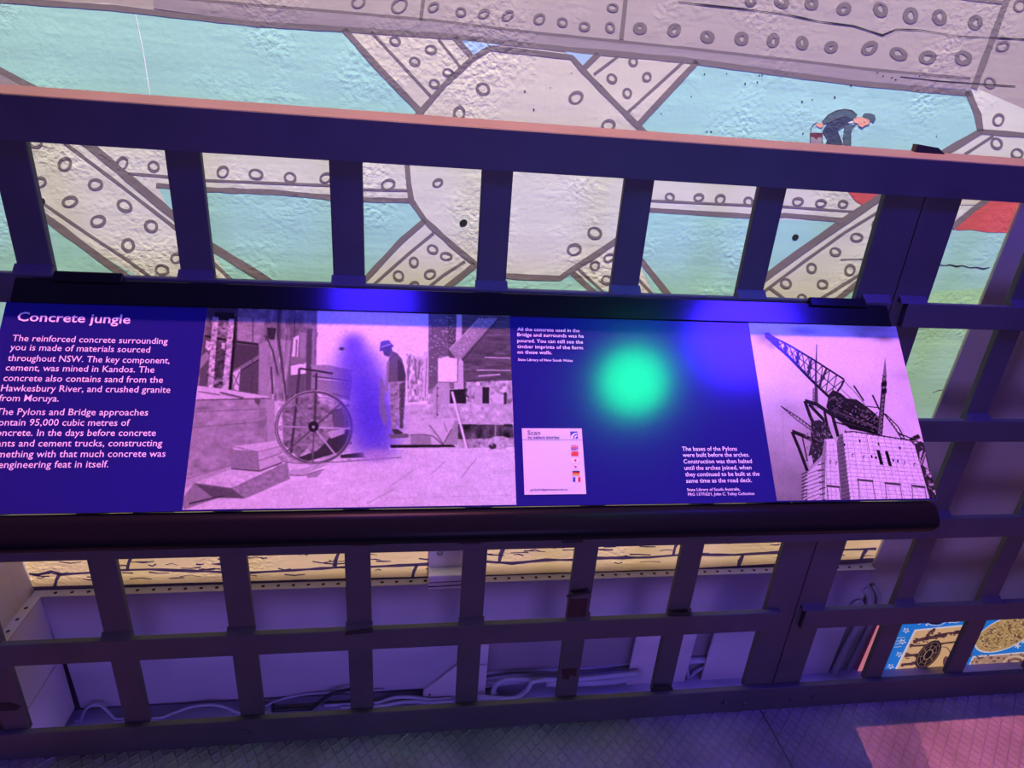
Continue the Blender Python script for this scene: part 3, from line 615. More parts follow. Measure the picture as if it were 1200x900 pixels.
ink.line([(253,372),(250,410),(247,454)], 6.5, 0.74); ink.line([(272,374),(268,415),(264,457)], 6.5, 0.74)
ink.grain([(246,372),(278,374),(270,458),(242,454)], 156, 104, 0.176); ink.line([(277,372),(274,410),(270,457)], 3.5, 0.16)
ink.poly([(304,404),(318,398),(318,466),(303,462)], 0.62); ink.line([(297,372),(295,462)], 1.2, 0.3); ink.line([(278,358),(277,404)], 2, 0.25)
ink.poly([(313,384),(324,385),(321,402),(314,396)], 0.22); ink.poly([(318,398),(346,400),(342,470),(316,470)], 0.60); ink.grain([(316,362),(348,364),(342,480),(314,470)], 182, 15, 0.128)
ink.line([(328,360),(326,392),(331,430),(336,470)], 4.5, 0.30, w2=1.5); ink.line([(312,394),(320,412),(326,440)], 1.6, 0.25); ink.line([(341,360),(344,395),(341,430),(338,470)], 4.5, 0.42)
ink.line([(346,360),(344,470)], 1.0, 0.25); ink.line([(318,430),(320,462)], 2.2, 0.3)
ink.poly([(344,396),(351,393),(349,419),(342,421)], 0.92); ink.poly([(341,429),(360,425),(359,438),(341,440)], 0.92); ink.line([(348,398),(347,419)], 2, 0.5)
ink.poly([(350,383),(372,386),(371,391),(350,389)], 0.45); ink.line([(363,386),(361,460)], 6, 0.34); ink.line([(368,386),(366,460)], 2.5, 0.55); ink.poly([(352,390),(359,391),(357,424),(351,424)], 0.6); ink.poly([(341,418),(358,420),(357,427),(341,427)], 0.5)
ink.poly([(340,440),(358,438),(357,470),(340,475)], 0.40); ink.poly([(370,389),(373,390),(372,396),(369,396)], 0.5)
# concrete box and blocks
ink.poly([(231,452),(262,456),(317,465),(315,469),(229,470)], 0.84); ink.line([(233,459),(258,463)], 1.2, 0.35); ink.poly([(259,459),(287,465),(284,468),(260,463)], 0.66); ink.line([(258,460),(286,467)], 1.3, 0.25)
ink.poly([(229,469),(316,466),(314,520),(272,545),(216,560)], 0.62); ink.grain([(229,469),(316,466),(314,520),(272,545),(216,560)], 40, 40, 0.06)
ink.line([(231,469),(316,467)], 1.4, 0.34); ink.line([(229,483),(314,479)], 0.8, 0.42); ink.line([(227,501),(313,494)], 0.8, 0.42); ink.poly([(298,468),(306,468),(304,475),(300,473)], 0.35)
ink.poly([(312,467),(322,470),(323,520),(314,520)], 0.66)
ink.poly([(214,562),(272,545),(268,551),(214,573)], 0.7); ink.line([(215,562),(272,545)], 1.2, 0.5)
ink.poly([(213,586),(228,566),(260,582),(216,597)], 0.55)
ink.poly([(228,566),(270,550),(337,541),(272,572)], 0.82); ink.poly([(272,572),(337,541),(340,561),(288,584)], 0.58); ink.poly([(228,566),(272,572),(288,584),(250,583)], 0.36); ink.grain([(228,566),(337,541),(340,561),(288,584)], 80, 80, 0.05)
ink.line([(222,590),(262,581)], 2, 0.25)
ink.poly([(272,523),(328,516),(331,541),(304,551),(271,548)], 0.56); ink.poly([(272,523),(328,516),(329,523),(302,529),(274,527)], 0.82); ink.poly([(302,529),(329,523),(331,541),(304,551)], 0.76); ink.line([(303,540),(330,531)], 0.9, 0.45); ink.line([(271,549),(304,552),(331,542)], 1.5, 0.25); ink.line([(272,523),(302,529.5),(304,551)], 0.9, 0.5); ink.line([(302,529.5),(329,523)], 0.8, 0.5); ink.line([(228,566),(272,572),(340,541)], 0.9, 0.5)
ink.poly([(340,551),(357,549),(366,545),(386,544),(356,556),(340,557)], 0.72); ink.line([(340,557),(356,557),(380,550)], 1.2, 0.38); ink.poly([(359,556),(378,552),(372,559),(360,560)], 0.62)
# barrow: drum, sacks and big wheel
ink.soft(374,498,31,35,0.52,0.9,6); ink.poly([(331,480),(345,462),(372,460),(380,500),(350,537),(332,520)], 0.52); ink.grain([(326,462),(410,462),(412,540),(326,540)], 78, 67, 0.128)
ink.poly([(344,538),(372,528),(392,508),(410,502),(412,520),(398,530),(360,541)], 0.24); ink.poly([(364,428),(385,428),(412,434),(412,446),(372,444)], 0.62); ink.poly([(366,444),(412,448),(410,470),(382,462),(368,456)], 0.58); ink.line([(366,441),(412,447)], 1.6, 0.3); ink.line([(366,457),(410,466)], 1.2, 0.35)
ink.poly([(388,480),(405,478),(410,500),(392,505)], 0.38); ink.poly([(384,506),(404,502),(404,508),(388,514)], 0.75)
ink.poly([(398,533),(425,530),(428,536),(400,537)], 0.22)
ink.line([(351,432),(372,435),(390,438)], 2.6, 0.24); ink.line([(351,432),(348,470),(341,531)], 3, 0.28); ink.line([(371,437),(370,470),(369,498)], 2.6, 0.26)
ink.ering(368,501,44,42,3.6,0.34); ink.ering(369,501,45.2,43.2,1.0,0.72); ink.ering(368,501,42,40,0.8,0.62)
ink.ering(378,494,27,28,1.2,0.5,0.8,200,380)
for k, sh in zip(range(8), (0.78,0.72,0.4,0.35,0.66,0.5,0.32,0.36)):
    t = math.radians(2+45*k+(6 if k in (1,5) else 0)); ink.line([(368,501),(368+43*math.cos(t),501+41*math.sin(t))], 2.0, sh)
ink.line([(386,486),(409,474)], 1.4, 0.34); ink.ell(367.5,500,6.2,6.2,0.17); ink.ell(367.5,500.5,1.6,1.6,0.7)
ink.line([(330,540),(350,543),(400,541),(470,536)], 1.5, 0.5)
# workman caught moving: a soft shape, the blue lamp glow tinted into its ink
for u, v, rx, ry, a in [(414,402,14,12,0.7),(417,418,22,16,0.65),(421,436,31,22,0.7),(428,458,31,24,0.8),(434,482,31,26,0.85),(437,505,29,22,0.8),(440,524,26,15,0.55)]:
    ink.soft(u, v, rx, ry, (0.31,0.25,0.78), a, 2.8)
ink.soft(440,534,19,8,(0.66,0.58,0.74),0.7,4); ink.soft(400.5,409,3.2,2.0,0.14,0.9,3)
# bending figure's tools and standing workman
ink.poly([(446,440),(452,455),(450,470),(455,490),(450,500),(444,480)], 0.5,0.7)
ink.poly([(476,415),(492,418),(503,414),(502,470),(478,472)], 0.74); ink.grain([(476,415),(503,414),(502,470),(478,472)], 182, 52, 0.176)
for a, b in [((480,418),(478,446)),((486,420),(488,450)),((492,422),(490,445))]: ink.line([a,b], 2.4, 0.52)
ink.poly([(497,412),(502,414),(504,440),(500,468),(495,466)], 0.84); ink.line([(500,420),(498,466)], 1, 0.5)
ink.poly([(445,411),(446,401),(450,399.5),(456,399),(458.5,403),(461,405.5),(452,410)], 0.34); ink.line([(445,411.5),(461,405.8)], 1.4, 0.2); ink.line([(447,407),(458,403.5)], 1.0, 0.75)
ink.poly([(448,410),(459,406.5),(460,413),(455,418.5),(450,416.5)], 0.32)
ink.poly([(458,411),(465,414),(471,421),(476,441),(475,448),(457,450),(452.6,443),(453.6,430),(456,419)], 0.40); ink.poly([(466,420),(473,428),(475,446),(466,447)], 0.28); ink.line([(455,424),(454,440),(453,458)], 3, 0.55)
ink.poly([(457,448),(475,447),(475,459),(472.5,474),(473,502),(468,503),(466,476),(464,503),(459,503),(457.5,474)], 0.58); ink.poly([(468,450),(475,448),(475,460),(472,502),(468.5,502)], 0.34); ink.grain([(457,448),(475,447),(473,502),(459,503)], 156, 104, 0.144)
ink.poly([(459,503),(466,503),(472,507),(470,510),(462,509)], 0.24); ink.poly([(455,509),(480,508),(478,513),(457,514)], 0.42)
# timber and hut on the right
ink.poly([(502,366),(527,368),(527,450),(502,458)], 0.42); ink.poly([(525,368),(535,369),(533,420),(525,426)], 0.34)
ink.poly([(541,368),(606,372),(600,470),(540,470)], 0.36); ink.grain([(541,368),(606,372),(600,470),(540,470)], 26, 78, 0.096)
ink.poly([(535,368),(541,368),(541,404),(535,408)], 0.82); ink.poly([(526,410),(560,374),(583,373),(541,420),(537,424)], 0.60); ink.line([(541,424),(584,374)], 1.0, 0.25); ink.line([(526,410),(562,373)], 1.0, 0.8)
sp = np.random.default_rng(5)
for _ in range(150):
    u, v = sp.uniform(503,533), sp.uniform(372,440); ink.ell(u, v, 0.6, 0.6, 0.85, 0.8)
for _ in range(60):
    t = sp.uniform(0,1); u, v = 531+t*40+sp.uniform(-5,8), 413-t*38+sp.uniform(-4,6); ink.ell(u, v, 0.6, 0.6, 0.92, 0.8)
ink.line([(568,419),(598,420)], 1.1, 0.85); ink.line([(558,434),(598,434.5)], 1.1, 0.85)
ink.poly([(502,458),(517,447),(517,453),(503,463)], 0.55)
ink.poly([(513,448),(528,448),(527,476),(500,474),(505,462)], 0.72); ink.poly([(526,448),(532,448),(532,456),(527,456)], 0.5)
ink.poly([(538,420),(543,424),(543,463),(537,464)], 0.78); ink.line([(543,424),(543.5,463)], 0.8, 0.3)
ink.poly([(513,420.5),(520,419),(524,417.5),(527,419.5),(536,420.5),(536,448),(513,448)], 0.97); ink.line([(513,448),(536,448.3),(536.3,421)], 0.9, 0.35)
ink.poly([(480,474),(600,473),(601,498),(533,497),(480,494)], 0.76); ink.grain([(480,474),(600,473),(601,498),(480,494)], 78, 52, 0.072)
ink.poly([(527,457),(546,456),(546,473),(527,473)], 0.17); ink.poly([(546,448),(600,446),(600,474),(546,470)], 0.72); ink.grain([(546,446),(600,446),(600,474),(546,472)], 104, 57, 0.160)
ink.line([(546,447),(600,441)], 2.0, 0.32); ink.line([(560,441),(586,439)], 1.6, 0.8)
ink.poly([(556,453),(565,453),(565,475),(556,475)], 0.74); ink.poly([(565,454),(573,454),(573,473),(565,473)], 0.18); ink.poly([(575,463),(583,461),(591,463),(590,473),(577,473)], 0.84); ink.poly([(590,460),(594,460),(593,474),(590,474)], 0.24)
ink.line([(547,456),(545,462),(549,466)], 2.2, 0.3); ink.line([(512,455),(512,487)], 1.2, 0.5)
for v in (455,464,486): ink.ell(512.5, v, 1.2, 1.0, 0.3)
ink.poly([(533,497),(601,498),(602,513),(536,515)], 0.30); ink.grain([(533,497),(601,498),(602,513),(536,515)], 52, 26, 0.240); ink.poly([(535,515),(602,513),(603,524),(540,525)], 0.66); ink.grain([(535,515),(602,513),(603,524),(540,525)], 130, 104, 0.120)
ink.line([(581,476),(580,512)], 0.8, 0.75); ink.poly([(590,497),(600,497),(600,501),(590,500)], 0.2)
ink.poly([(533,492),(537,494),(536,521),(522,521),(520,500)], 0.62)
ink.poly([(474,507),(482,498),(497,492),(515,491),(534,490),(529,503),(519,521),(507,511),(494,509),(480,510)], 0.80); ink.line([(503,498),(512,510),(519,520)], 1.6, 0.5); ink.line([(529,503),(519,521),(507,511),(494,509),(480,510)], 1.2, 0.35); ink.line([(520,496),(524,506)], 1.4, 0.55)
ink.poly([(481,510),(494,509),(505,512),(505,521),(481,521)], 0.58); ink.poly([(457,521),(530,521),(534,524),(458,525)], 0.16); ink.line([(456,526),(540,527),(604,524)], 1.0, 0.9)
ink.line([(529.5,459),(538,492),(547,527)], 2.6, 0.92); ink.line([(531,458),(548.5,526)], 0.6, 0.4)
ink.ell(585,519,14,8,0.74); ink.grain([(570,510),(600,510),(600,528),(570,528)], 130, 104, 0.096); ink.ell(577,523,4.5,3.4,0.24); ink.ell(576,521,1.5,1,0.7)
ink.c = np.clip(ink.c*(1+0.035*ink.noise(200,130,2)[...,None]), 0.02, 1)
ink.blur()
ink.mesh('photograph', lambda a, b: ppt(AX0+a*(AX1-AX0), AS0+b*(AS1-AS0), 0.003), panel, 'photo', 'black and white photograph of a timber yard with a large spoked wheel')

# ---- second photograph: crane over the pylon
BX0, BX1, BS0, BS1 = 4.922, 6.146, 0.172, 1.497
ink = Ink(420, 440, lambda u, v: ((lambda q: ((q[0]-BX0)/(BX1-BX0), (q[1]-BS0)/(BS1-BS0)))(ppix(u, v))), 8)
ink.c[:] = 0.90
n = ink.noise(3,4,4); gyn = (ink.gy/ink.H); gxn = ink.gx/ink.W
ink.c *= (1-np.clip(0.35*(gyn-0.35)*(1.2-gxn*1.1)*1.3+0.07*n*gyn, -0.05, 0.45))[...,None]
for u, v, rx, ry, a in [(896,396,10,7,0.5),(940,388,16,4,0.5),(1020,386,30,6,0.55),(1035,397,12,4,0.6),(905,405,5,4,0.35),(925,480,18,9,0.18),(920,560,22,14,0.25),(1060,440,20,6,0.14),(930,585,22,10,0.3),(1010,393,10,4,0.4)]:
    ink.soft(u, v, rx, ry, 0.36, a*0.9, 2)
ink.line([(917,482),(921,592)], 0.7, 0.6, 0.6)
D = 0.16
ink.line([(956.8,404),(956,440),(955.5,474)], 1.0, 0.3, 1, 3.5); ink.line([(953,455),(952.5,476)], 1, D); ink.line([(957.5,455),(958,478)], 1, D)
for k in range(6): ink.line([(953,456+k*4),(958,459+k*4)], 0.7, 0.3)
# boom
up = [(897,391),(925,405),(955,423),(989,445)]; lo = [(897,394),(925,419),(950,445),(973,467)]
ink.line(up, 2.2, D); ink.line(lo, 3.4, D); ink.line([(925,412),(955,434),(980,456)], 1.1, 0.3); ink.line([(989,445),(986,452),(981,459)], 2.2, D)
ink.poly([(895,391),(900,390),(912,398),(914,406),(905,403),(898,396)], 0.2)
def lerp(L, t):
    t = t*(len(L)-1); i = min(int(t), len(L)-2); f = t-i; return (L[i][0]+(L[i+1][0]-L[i][0])*f, L[i][1]+(L[i+1][1]-L[i][1])*f)
for k in range(12):
    a, b = k/12, (k+1)/12; ink.line([lerp(up,a),lerp(lo,b)], 1.1, 0.22); ink.line([lerp(lo,a),lerp(up,b)], 1.0, 0.26)
for t in (0.28,0.45,0.62,0.8):
    a, b = lerp(up,t), lerp(lo,t); ink.line([a,b], 2.4, 0.2); m_ = ((a[0]+b[0])/2,(a[1]+b[1])/2); ink.ell(*m_, 3, 3, 0.24)
ink.line([(988,446),(1000,458),(1013,474)], 0.8, 0.3); ink.line([(984,455),(1000,470)], 0.8, 0.35)
# winch house and dark truss mass
ink.poly([(971,462),(976,457),(985,461),(992,467),(1003,468),(1012,474),(1022,482),(1031,490),(1035,500),(1031,511),(1012,506),(996,503),(984,494),(974,486),(968,477)], 0.17)
sp = np.random.default_rng(11)
for _ in range(120):
    u = sp.uniform(972,1030); v = 470+(u-972)*0.45+sp.uniform(-8,12); ink.line([(u,v),(u+sp.uniform(-4,6),v+sp.uniform(-4,4))], 0.8, sp.choice([0.5,0.45,0.08,0.6]), 0.8)
for o in (0,7,14,20): ink.line([(975,474+o),(1005,487+o*0.75),(1032,502+o*0.35)], 1.6, 0.08 if o % 2 == 0 else 0.3)
ink.line([(1000,452),(1012,470)], 2.2, 0.2); ink.line([(1022,463),(1030,480)], 2.2, 0.2); ink.line([(1012,476),(1030,478),(1036,486)], 1.2, 0.25)
ink.poly([(1036.8,418),(1038.6,440),(1036.5,470),(1033,510),(1028,508),(1031,470),(1034,440)], 0.46)
for k in range(14): ink.line([(1033-k*0.25,440+k*5),(1038-k*0.35,443+k*5)], 0.8, D); ink.line([(1038-k*0.35,440+k*5),(1033-k*0.25,444+k*5)], 0.7, D)
ink.line([(1034,446),(1028,508)], 1.0, D); ink.line([(1038,446),(1033,510)], 1.0, D)
for v in (448,456): ink.poly([(1032.5,v),(1039,v-0.5),(1038.5,v+5),(1032,v+5)], 0.12)
# cantilever trusses left
ink.line([(943,470),(957,474),(976,487)], 4.5, D); ink.line([(943,470),(950,490),(967,520)], 4, D); ink.line([(948,474),(965,492),(975,515)], 4, D); ink.line([(966,482),(972,515)], 3, D); ink.line([(975,486),(982,512)], 4, D)
ink.poly([(950,494),(960,492),(972,500),(972,518),(964,532),(952,545),(946,540),(950,520)], 0.20)
ink.line([(928,505.5),(942,511),(957,518)], 4.4, D); ink.line([(928,506),(936,525),(946,552)], 3.8, D); ink.line([(940,512),(946,540)], 1.5, D)
for _ in range(90):
    u, v = sp.uniform(944,972), sp.uniform(495,545); ink.line([(u,v),(u+sp.uniform(-4,4),v+sp.uniform(-4,4))], 0.8, sp.choice([0.55,0.5,0.1,0.7]), 0.8)
ink.poly([(946,535),(951,533),(953,544),(948,546)], 0.75)
ink.line([(915,476),(934,488),(953,502)], 1.0, D); ink.line([(915,476),(932,491),(950,504)], 1.0, D)
for k in range(9): t = k/9; ink.line([(917+t*34,478+t*23),(919+t*34,479+t*25)], 1.2, 0.25)
# right-hand cranes
for o in (0,5): ink.line([(1035+o*0.4,484+o*0.2),(1047+o,500),(1058+o*0.6,517)], 1.4, D)
for k in range(8): ink.line([(1036+k*2.6,487+k*3.6),(1041+k*2.6,489+k*3.6)], 0.8, 0.25)
ink.line([(1053,508),(1068,514),(1086,524)], 1.4, D); ink.line([(1064,519),(1070,514),(1077,511)], 4.5, D); ink.line([(1066,522),(1075,514)], 1.5, 0.4); ink.line([(1070,520),(1085,521)], 1.0, 0.3)
# tower
ink.poly([(941,592),(944,556),(956,545),(962,540),(966,592)], 0.82); ink.poly([(964,592),(962,541),(966,515),(976,514),(981,519),(988,592)], 0.88); ink.poly([(962,541),(966,516),(968,517),(966,592),(963,592)], 0.55)
ink.poly([(980,519),(983,510),(988,507),(999,592),(986,592)], 0.42)
ink.poly([(987,507),(1000,506),(1066,516),(1071,522),(1090,592),(997,592)], 0.92)
gr = 0.62
for k in range(18): 
    v = 511+k*4.7; ink.line([(987+k*0.55,v),(1072+k*1.1,v+6-k*0.12)], 0.6, gr, 0.8)
    if k > 1: ink.line([(966,v+8),(981,v+8.5)], 0.6, gr, 0.8)
    if k > 7: ink.line([(943,v+8),(962,v+1)], 1.0, 0.45, 0.9)
    ink.line([(982+k*0.3,v+4),(989+k*0.5,v+1)], 0.8, 0.25, 0.8)
for k in range(11): ink.line([(991+k*7.4,507+k*1.0),(1001+k*8.6,592)], 0.6, gr, 0.8)
for k in range(3): ink.line([(968+k*4,518),(969+k*5.5,592)], 0.6, gr, 0.8)
ink.grain([(940,592),(962,540),(966,515),(988,507),(1066,516),(1090,592)], 156, 156, 0.056)
ink.poly([(1015,510),(1018,511),(1021,533),(1018,532)], 0.96); ink.line([(1015,510),(1019,532)], 0.8, 0.5)
for px in ([(1026.5,527),(1030.5,527.5),(1035,545),(1031,544.5)], [(1036.2,528.5),(1040.2,529),(1045,546.5),(1041,546)]): ink.poly(px, 0.12)
for u, v in [(1007,516.7),(1029,520.5),(1054,525),(1021,535),(1026,536.2),(1046,539.3),(1051.5,540.3),(989,521)]: ink.poly([(u-1,v-1.8),(u+0.9,v-1.5),(u+1.3,v+1.8),(u-0.6,v+1.5)], 0.14)
for u, v, L in [(1004,562,19),(1036,566,19),(1067,569,17),(968,569,16)]:
    ink.line([(u,v),(u+L,v+1.8)], 2.2, 0.26); ink.line([(u+1,v),(u+3,v+26)], 1.0, 0.42); ink.line([(u+L-1,v+2),(u+L+3,v+26)], 1.0, 0.42)
for u, v in [(998,533),(1011,535),(1059,542),(1070,544),(972,541),(979,542)]: ink.line([(u,v),(u+2,v-1.5)], 1.0, 0.2); ink.line([(u,v),(u+0.8,v+3)], 0.8, 0.3)
ink.line([(989,506.5),(1000,505.8),(1066,516),(1071,521)], 1.4, 0.2)
for k in range(12): ink.line([(990+k*6.5,506+k*0.95),(990.5+k*6.5,503.8+k*0.95)], 1.0, 0.18)
for k in range(9): ink.line([(939,556+k*4),(946,553+k*4)], 1.4, 0.28); 
for k in range(7): ink.line([(958+k*0.5,545+k*7),(966+k*0.2,543+k*7)], 1.2, 0.26)
# steelwork right of the tower
ink.poly([(1071,521),(1078,517),(1088,522),(1100,592),(1091,592)], 0.20)
for px in ([(1077,530),(1081,527),(1077,543)], [(1084,534),(1088,552),(1081,545)], [(1086,556),(1092,556),(1090,560)], [(1092,575),(1097,573),(1096,580)], [(1084,550),(1088,549),(1089,554),(1085,556)]): ink.poly(px, 0.8)
ink.line([(1078,545),(1084,530)], 1.8, 0.6); ink.line([(1088,568),(1098,567)], 2.2, 0.7)
for _ in range(40):
    t = sp.uniform(0,1); u, v = 1074+t*20+sp.uniform(-2,6), 522+t*66; ink.line([(u,v),(u+sp.uniform(-3,3),v+sp.uniform(-3,3))], 0.8, sp.choice([0.6,0.08]), 0.8)
ink.c = np.clip(ink.c*(1+0.02*ink.noise(150,150,2)[...,None]), 0.02, 1)
ink.mesh('photograph', lambda a, b: ppt(BX0+a*(BX1-BX0), BS0+b*(BS1-BS0), 0.003), panel, 'photo', 'black and white photograph of a crane above a half built stone pylon')

# ---- lettering
def text(s, name, x0, base_px, x1, parent, m='ink', bold=0.0, n=0.004, hmul=1.0, cap=None):
    """one printed line; x0, x1 in sheet units; base_px = a pixel on its baseline"""
    cu = bpy.data.curves.new(name, 'FONT'); cu.body = s; cu.size = 1; cu.offset = bold; cu.resolution_u = 2; cu.fill_mode = 'FRONT'
    ob = bpy.data.objects.new('tmp', cu); COL.objects.link(ob); dg = bpy.context.evaluated_depsgraph_get()
    me0 = ob.evaluated_get(dg).to_mesh(); co = np.empty(len(me0.vertices)*3); me0.vertices.foreach_get('co', co); co = co.reshape(-1,3)
    fs = [list(p.vertices) for p in me0.polygons]; ob.evaluated_get(dg).to_mesh_clear()
    bpy.data.objects.remove(ob); bpy.data.curves.remove(cu)
    kx = (x1-x0)/(co[:,0].max()-co[:,0].min()); ky = (cap/0.70 if cap else kx*hmul); s0 = ppix(*base_px)[1]
    mb = MB(); mb.add([ppt(x0+(c[0]-co[:,0].min())*kx, s0-c[1]*ky, n) for c in co], fs)
    return mb.build(name, m, parent)
TX = -0.016
XR = lambda u, v: ppix(u, v)[0]
text('Concrete jungle', 'heading', -0.014, (90,378), XR(152.5,380), panel, bold=0.014, cap=0.062)
body = [('The reinforced concrete surrounding',(100,401.5),196.7),('you is made of materials sourced',(95,412),176),('throughout NSW. The key component,',(100,424.6),199),
 ('cement, was mined in Kandos. The',(95,435.7),181),('concrete also contains sand from the',(95,447.7),191),('Hawkesbury River, and crushed granite',(100,459.5),199.7),('from Moruya.',(40,470.5),69),
 ('The Pylons and Bridge approaches',(90,486.7),173.5),('contain 95,000 cubic metres of',(80,499),152),('concrete. In the days before concrete',(90,511),182.6),('plants and cement trucks, constructing',(95,523.3),190),
 ('something with that much concrete was',(95,535.8),193.8),('an engineering feat in itself.',(60,548.2),127)]
for s, b, r in body: text(s, 'body_text', TX, b, XR(r, b[1]), panel, bold=0.003, cap=0.042)
for s, b, r in [('All the concrete used in the',(640,388.6),679),('Bridge and surrounds was ha',(640,395),683.8),('poured. You can still see the',(640,402),683),('timber imprints of the form',(640,408.8),683),('on these walls.',(626,415),646.8)]:
    text(s, 'caption', XR(606.2,b[1]), b, XR(r,b[1]), panel, bold=0.004, cap=0.026)
text('State Library of New South Wales', 'caption', XR(607,423), (640,423.6), XR(671,423), panel, bold=0.006, cap=0.018)
for s, b, l, r in [('The bases of the Pylons',(830,528.3),799.3,863.5),('were built before the arches.',(838,535.4),800,877.9),('Construction was then halted',(840,543),801,881),('until the arches joined, when',(840,550.5),802,880.5),('they continued to be built at the',(845,558),803,890),('same time as the road deck.',(840,565.5),804,881)]:
    text(s, 'caption', XR(l,b[1]), b, XR(r,b[1]), panel, bold=0.004, cap=0.029)
text('State Library of South Australia,', 'caption', XR(805,575), (835,575.2), XR(867,575), panel, bold=0.006, cap=0.019)
text('PRG 1377/62/1, John C. Tolley Collection', 'caption', XR(806,580), (845,580.5), XR(883.7,580), panel, bold=0.006, cap=0.019)

# ---- scan card
mb = MB(); mb.pbox(3.175, 3.585, 0.992, 1.434, 0.0, 0.006); card = tag(mb.build('scan_card', 'card', panel), 'white card with a row of small flags')
CN = 0.0075
text('Scan', 'card_text', XR(618,509), (625,509.8), XR(633,509), card, 'navy', 0.012, CN, cap=0.030)
text('to select stories', 'card_text', XR(618.1,514), (636,514.4), XR(655.2,514), card, 'navy', 0.018, CN, cap=0.020)
text('guide.bridgemuseum.com.au', 'card_text', XR(621,575), (643,575.2), XR(665,575), card, 'navy', 0.010, CN, cap=0.016)
def flat(px, m, n, mb, slots): mb.add([ppt(*ppix(u,v), n) for u, v in px], [list(range(len(px)))], slots.index(m))
mb = MB(); flat([(611.7,515.6),(682.2,515.9),(682.2,516.3),(611.7,516.0)], 'navy', CN, mb, ['navy']); mb.build('card_rule', 'navy', card)
sl = ['fblue','ink']; mb = MB(); flat([(667.8,505.9),(676.3,505.9),(676.9,514.5),(668.4,514.4)], 'fblue', CN, mb, sl)
flat([(668.3,514.2),(669.3,510.5),(671.8,508.2),(675.5,507.5),(676.2,508.6),(673.0,509.6),(671.5,511.5),(671.2,514.3)], 'ink', CN+0.001, mb, sl)
flat([(672.8,514.3),(673.0,511.5),(675.6,510.2),(676.2,511.2),(674.3,512.4),(674.0,514.3)], 'ink', CN+0.001, mb, sl); mb.build('logo', sl, card)
def flag(u0, v0, u1, v1, fn):
    sl = ['ink','fred','fblue','fblack','fgold']; mb = MB(); L = lambda a, b: (u0+(u1-u0)*a, v0+(v1-v0)*b)
    k = [CN]
    def R(pts, m): k[0] += 0.0006; flat([L(a,b) for a, b in pts], m, k[0], mb, sl)
    fn(R); mb.build('flag', sl, card)
rect = lambda a, b, c, d: [(a,b),(c,b),(c,d),(a,d)]
disc = lambda a, b, r, h=0.66, t0=0, t1=360: [(a+r*h*math.cos(math.radians(t)), b+r*math.sin(math.radians(t))) for t in np.linspace(t0,t1,16)]
def uk(R):
    R(rect(0,0,1,1),'fblue')
    for p in ([(0,0),(0.12,0),(1,0.86),(1,1),(0.88,1),(0,0.14)], [(1,0),(0.88,0),(0,0.86),(0,1),(0.12,1),(1,0.14)]): R(p,'ink')
    for p in ([(0,0),(0.05,0),(1,0.93),(1,1),(0.95,1),(0,0.07)], [(1,0),(0.95,0),(0,0.93),(0,1),(0.05,1),(1,0.07)]): R(p,'fred')
    R(rect(0.4,0,0.6,1),'ink'); R(rect(0,0.34,1,0.66),'ink'); R(rect(0.44,0,0.56,1),'fred'); R(rect(0,0.41,1,0.59),'fred')
def cn(R):
    R(rect(0,0,1,1),'fred'); R([(0.17+(0.13 if i%2==0 else 0.05)*math.sin(i*math.pi/5), 0.27-(0.2 if i%2==0 else 0.08)*math.cos(i*math.pi/5)) for i in range(10)],'fgold')
def jp(R): R(rect(0,0,1,1),'ink'); R(disc(0.5,0.5,0.3),'fred')
def kr(R):
    R(rect(0,0,1,1),'ink'); R(disc(0.5,0.5,0.25,0.66,180,360),'fred'); R(disc(0.5,0.5,0.25,0.66,0,180),'fblue')
    for a, b, s in ((0.2,0.22,1),(0.8,0.78,1),(0.8,0.22,-1),(0.2,0.78,-1)):
        for j in (-1,0,1): R([(a-0.06+j*0.035,b+0.10*s+j*0.05*s),(a+0.06+j*0.035,b-0.10*s+j*0.05*s),(a+0.08+j*0.035,b-0.07*s+j*0.05*s),(a-0.04+j*0.035,b+0.13*s+j*0.05*s)],'fblack')
def de(R): R(rect(0,0,1,1),'fblack'); R(rect(0,0.333,1,1),'fred'); R(rect(0,0.667,1,1),'fgold')
def fr(R): R(rect(0,0,1,1),'ink'); R(rect(0,0,0.333,1),'fblue'); R(rect(0.667,0,1,1),'fred')
for a, fn in zip([(668.6,522.2,676.9,527.4),(669.2,529.4,677.4,534.8),(669.9,537.2,677.7,542.6),(670.3,544.6,678.2,549.8),(670.5,552.2,679.0,557.2),(671.0,559.4,679.9,564.9)], [uk,cn,jp,kr,de,fr]): flag(*a, fn)

# ------------------------------------------------------------------ cable covers, box and cables behind the railing
def cover(label, m, boxes, dots=(), group=None, extra=None):
    mb = MB()
    for b in boxes: mb.wbox(*b[:6], b[6] if len(b) > 6 else 0, 0.006)
    for x, d in dots:
        t = np.linspace(0, 2*math.pi, 9)[:-1]; mb.add([wpt(x+0.020*math.cos(a), 0.004, d+0.017*math.sin(a)) for a in t], [list(range(8))], 1)
    return tag(mb.build('cable_cover', [m,'hole','flange']), label, 'cable cover', group)
xs = np.arange(-1.05, 7.9, 0.152)
cover('long purple grey cover board along the foot of the mural, screws along its top edge', 'cover', [(-1.165,7.93,-0.92,-0.02,0.004,0.10),(-1.262,7.93,-0.02,0.002,0.006,0.104,2)], [(x,0.055) for x in xs])
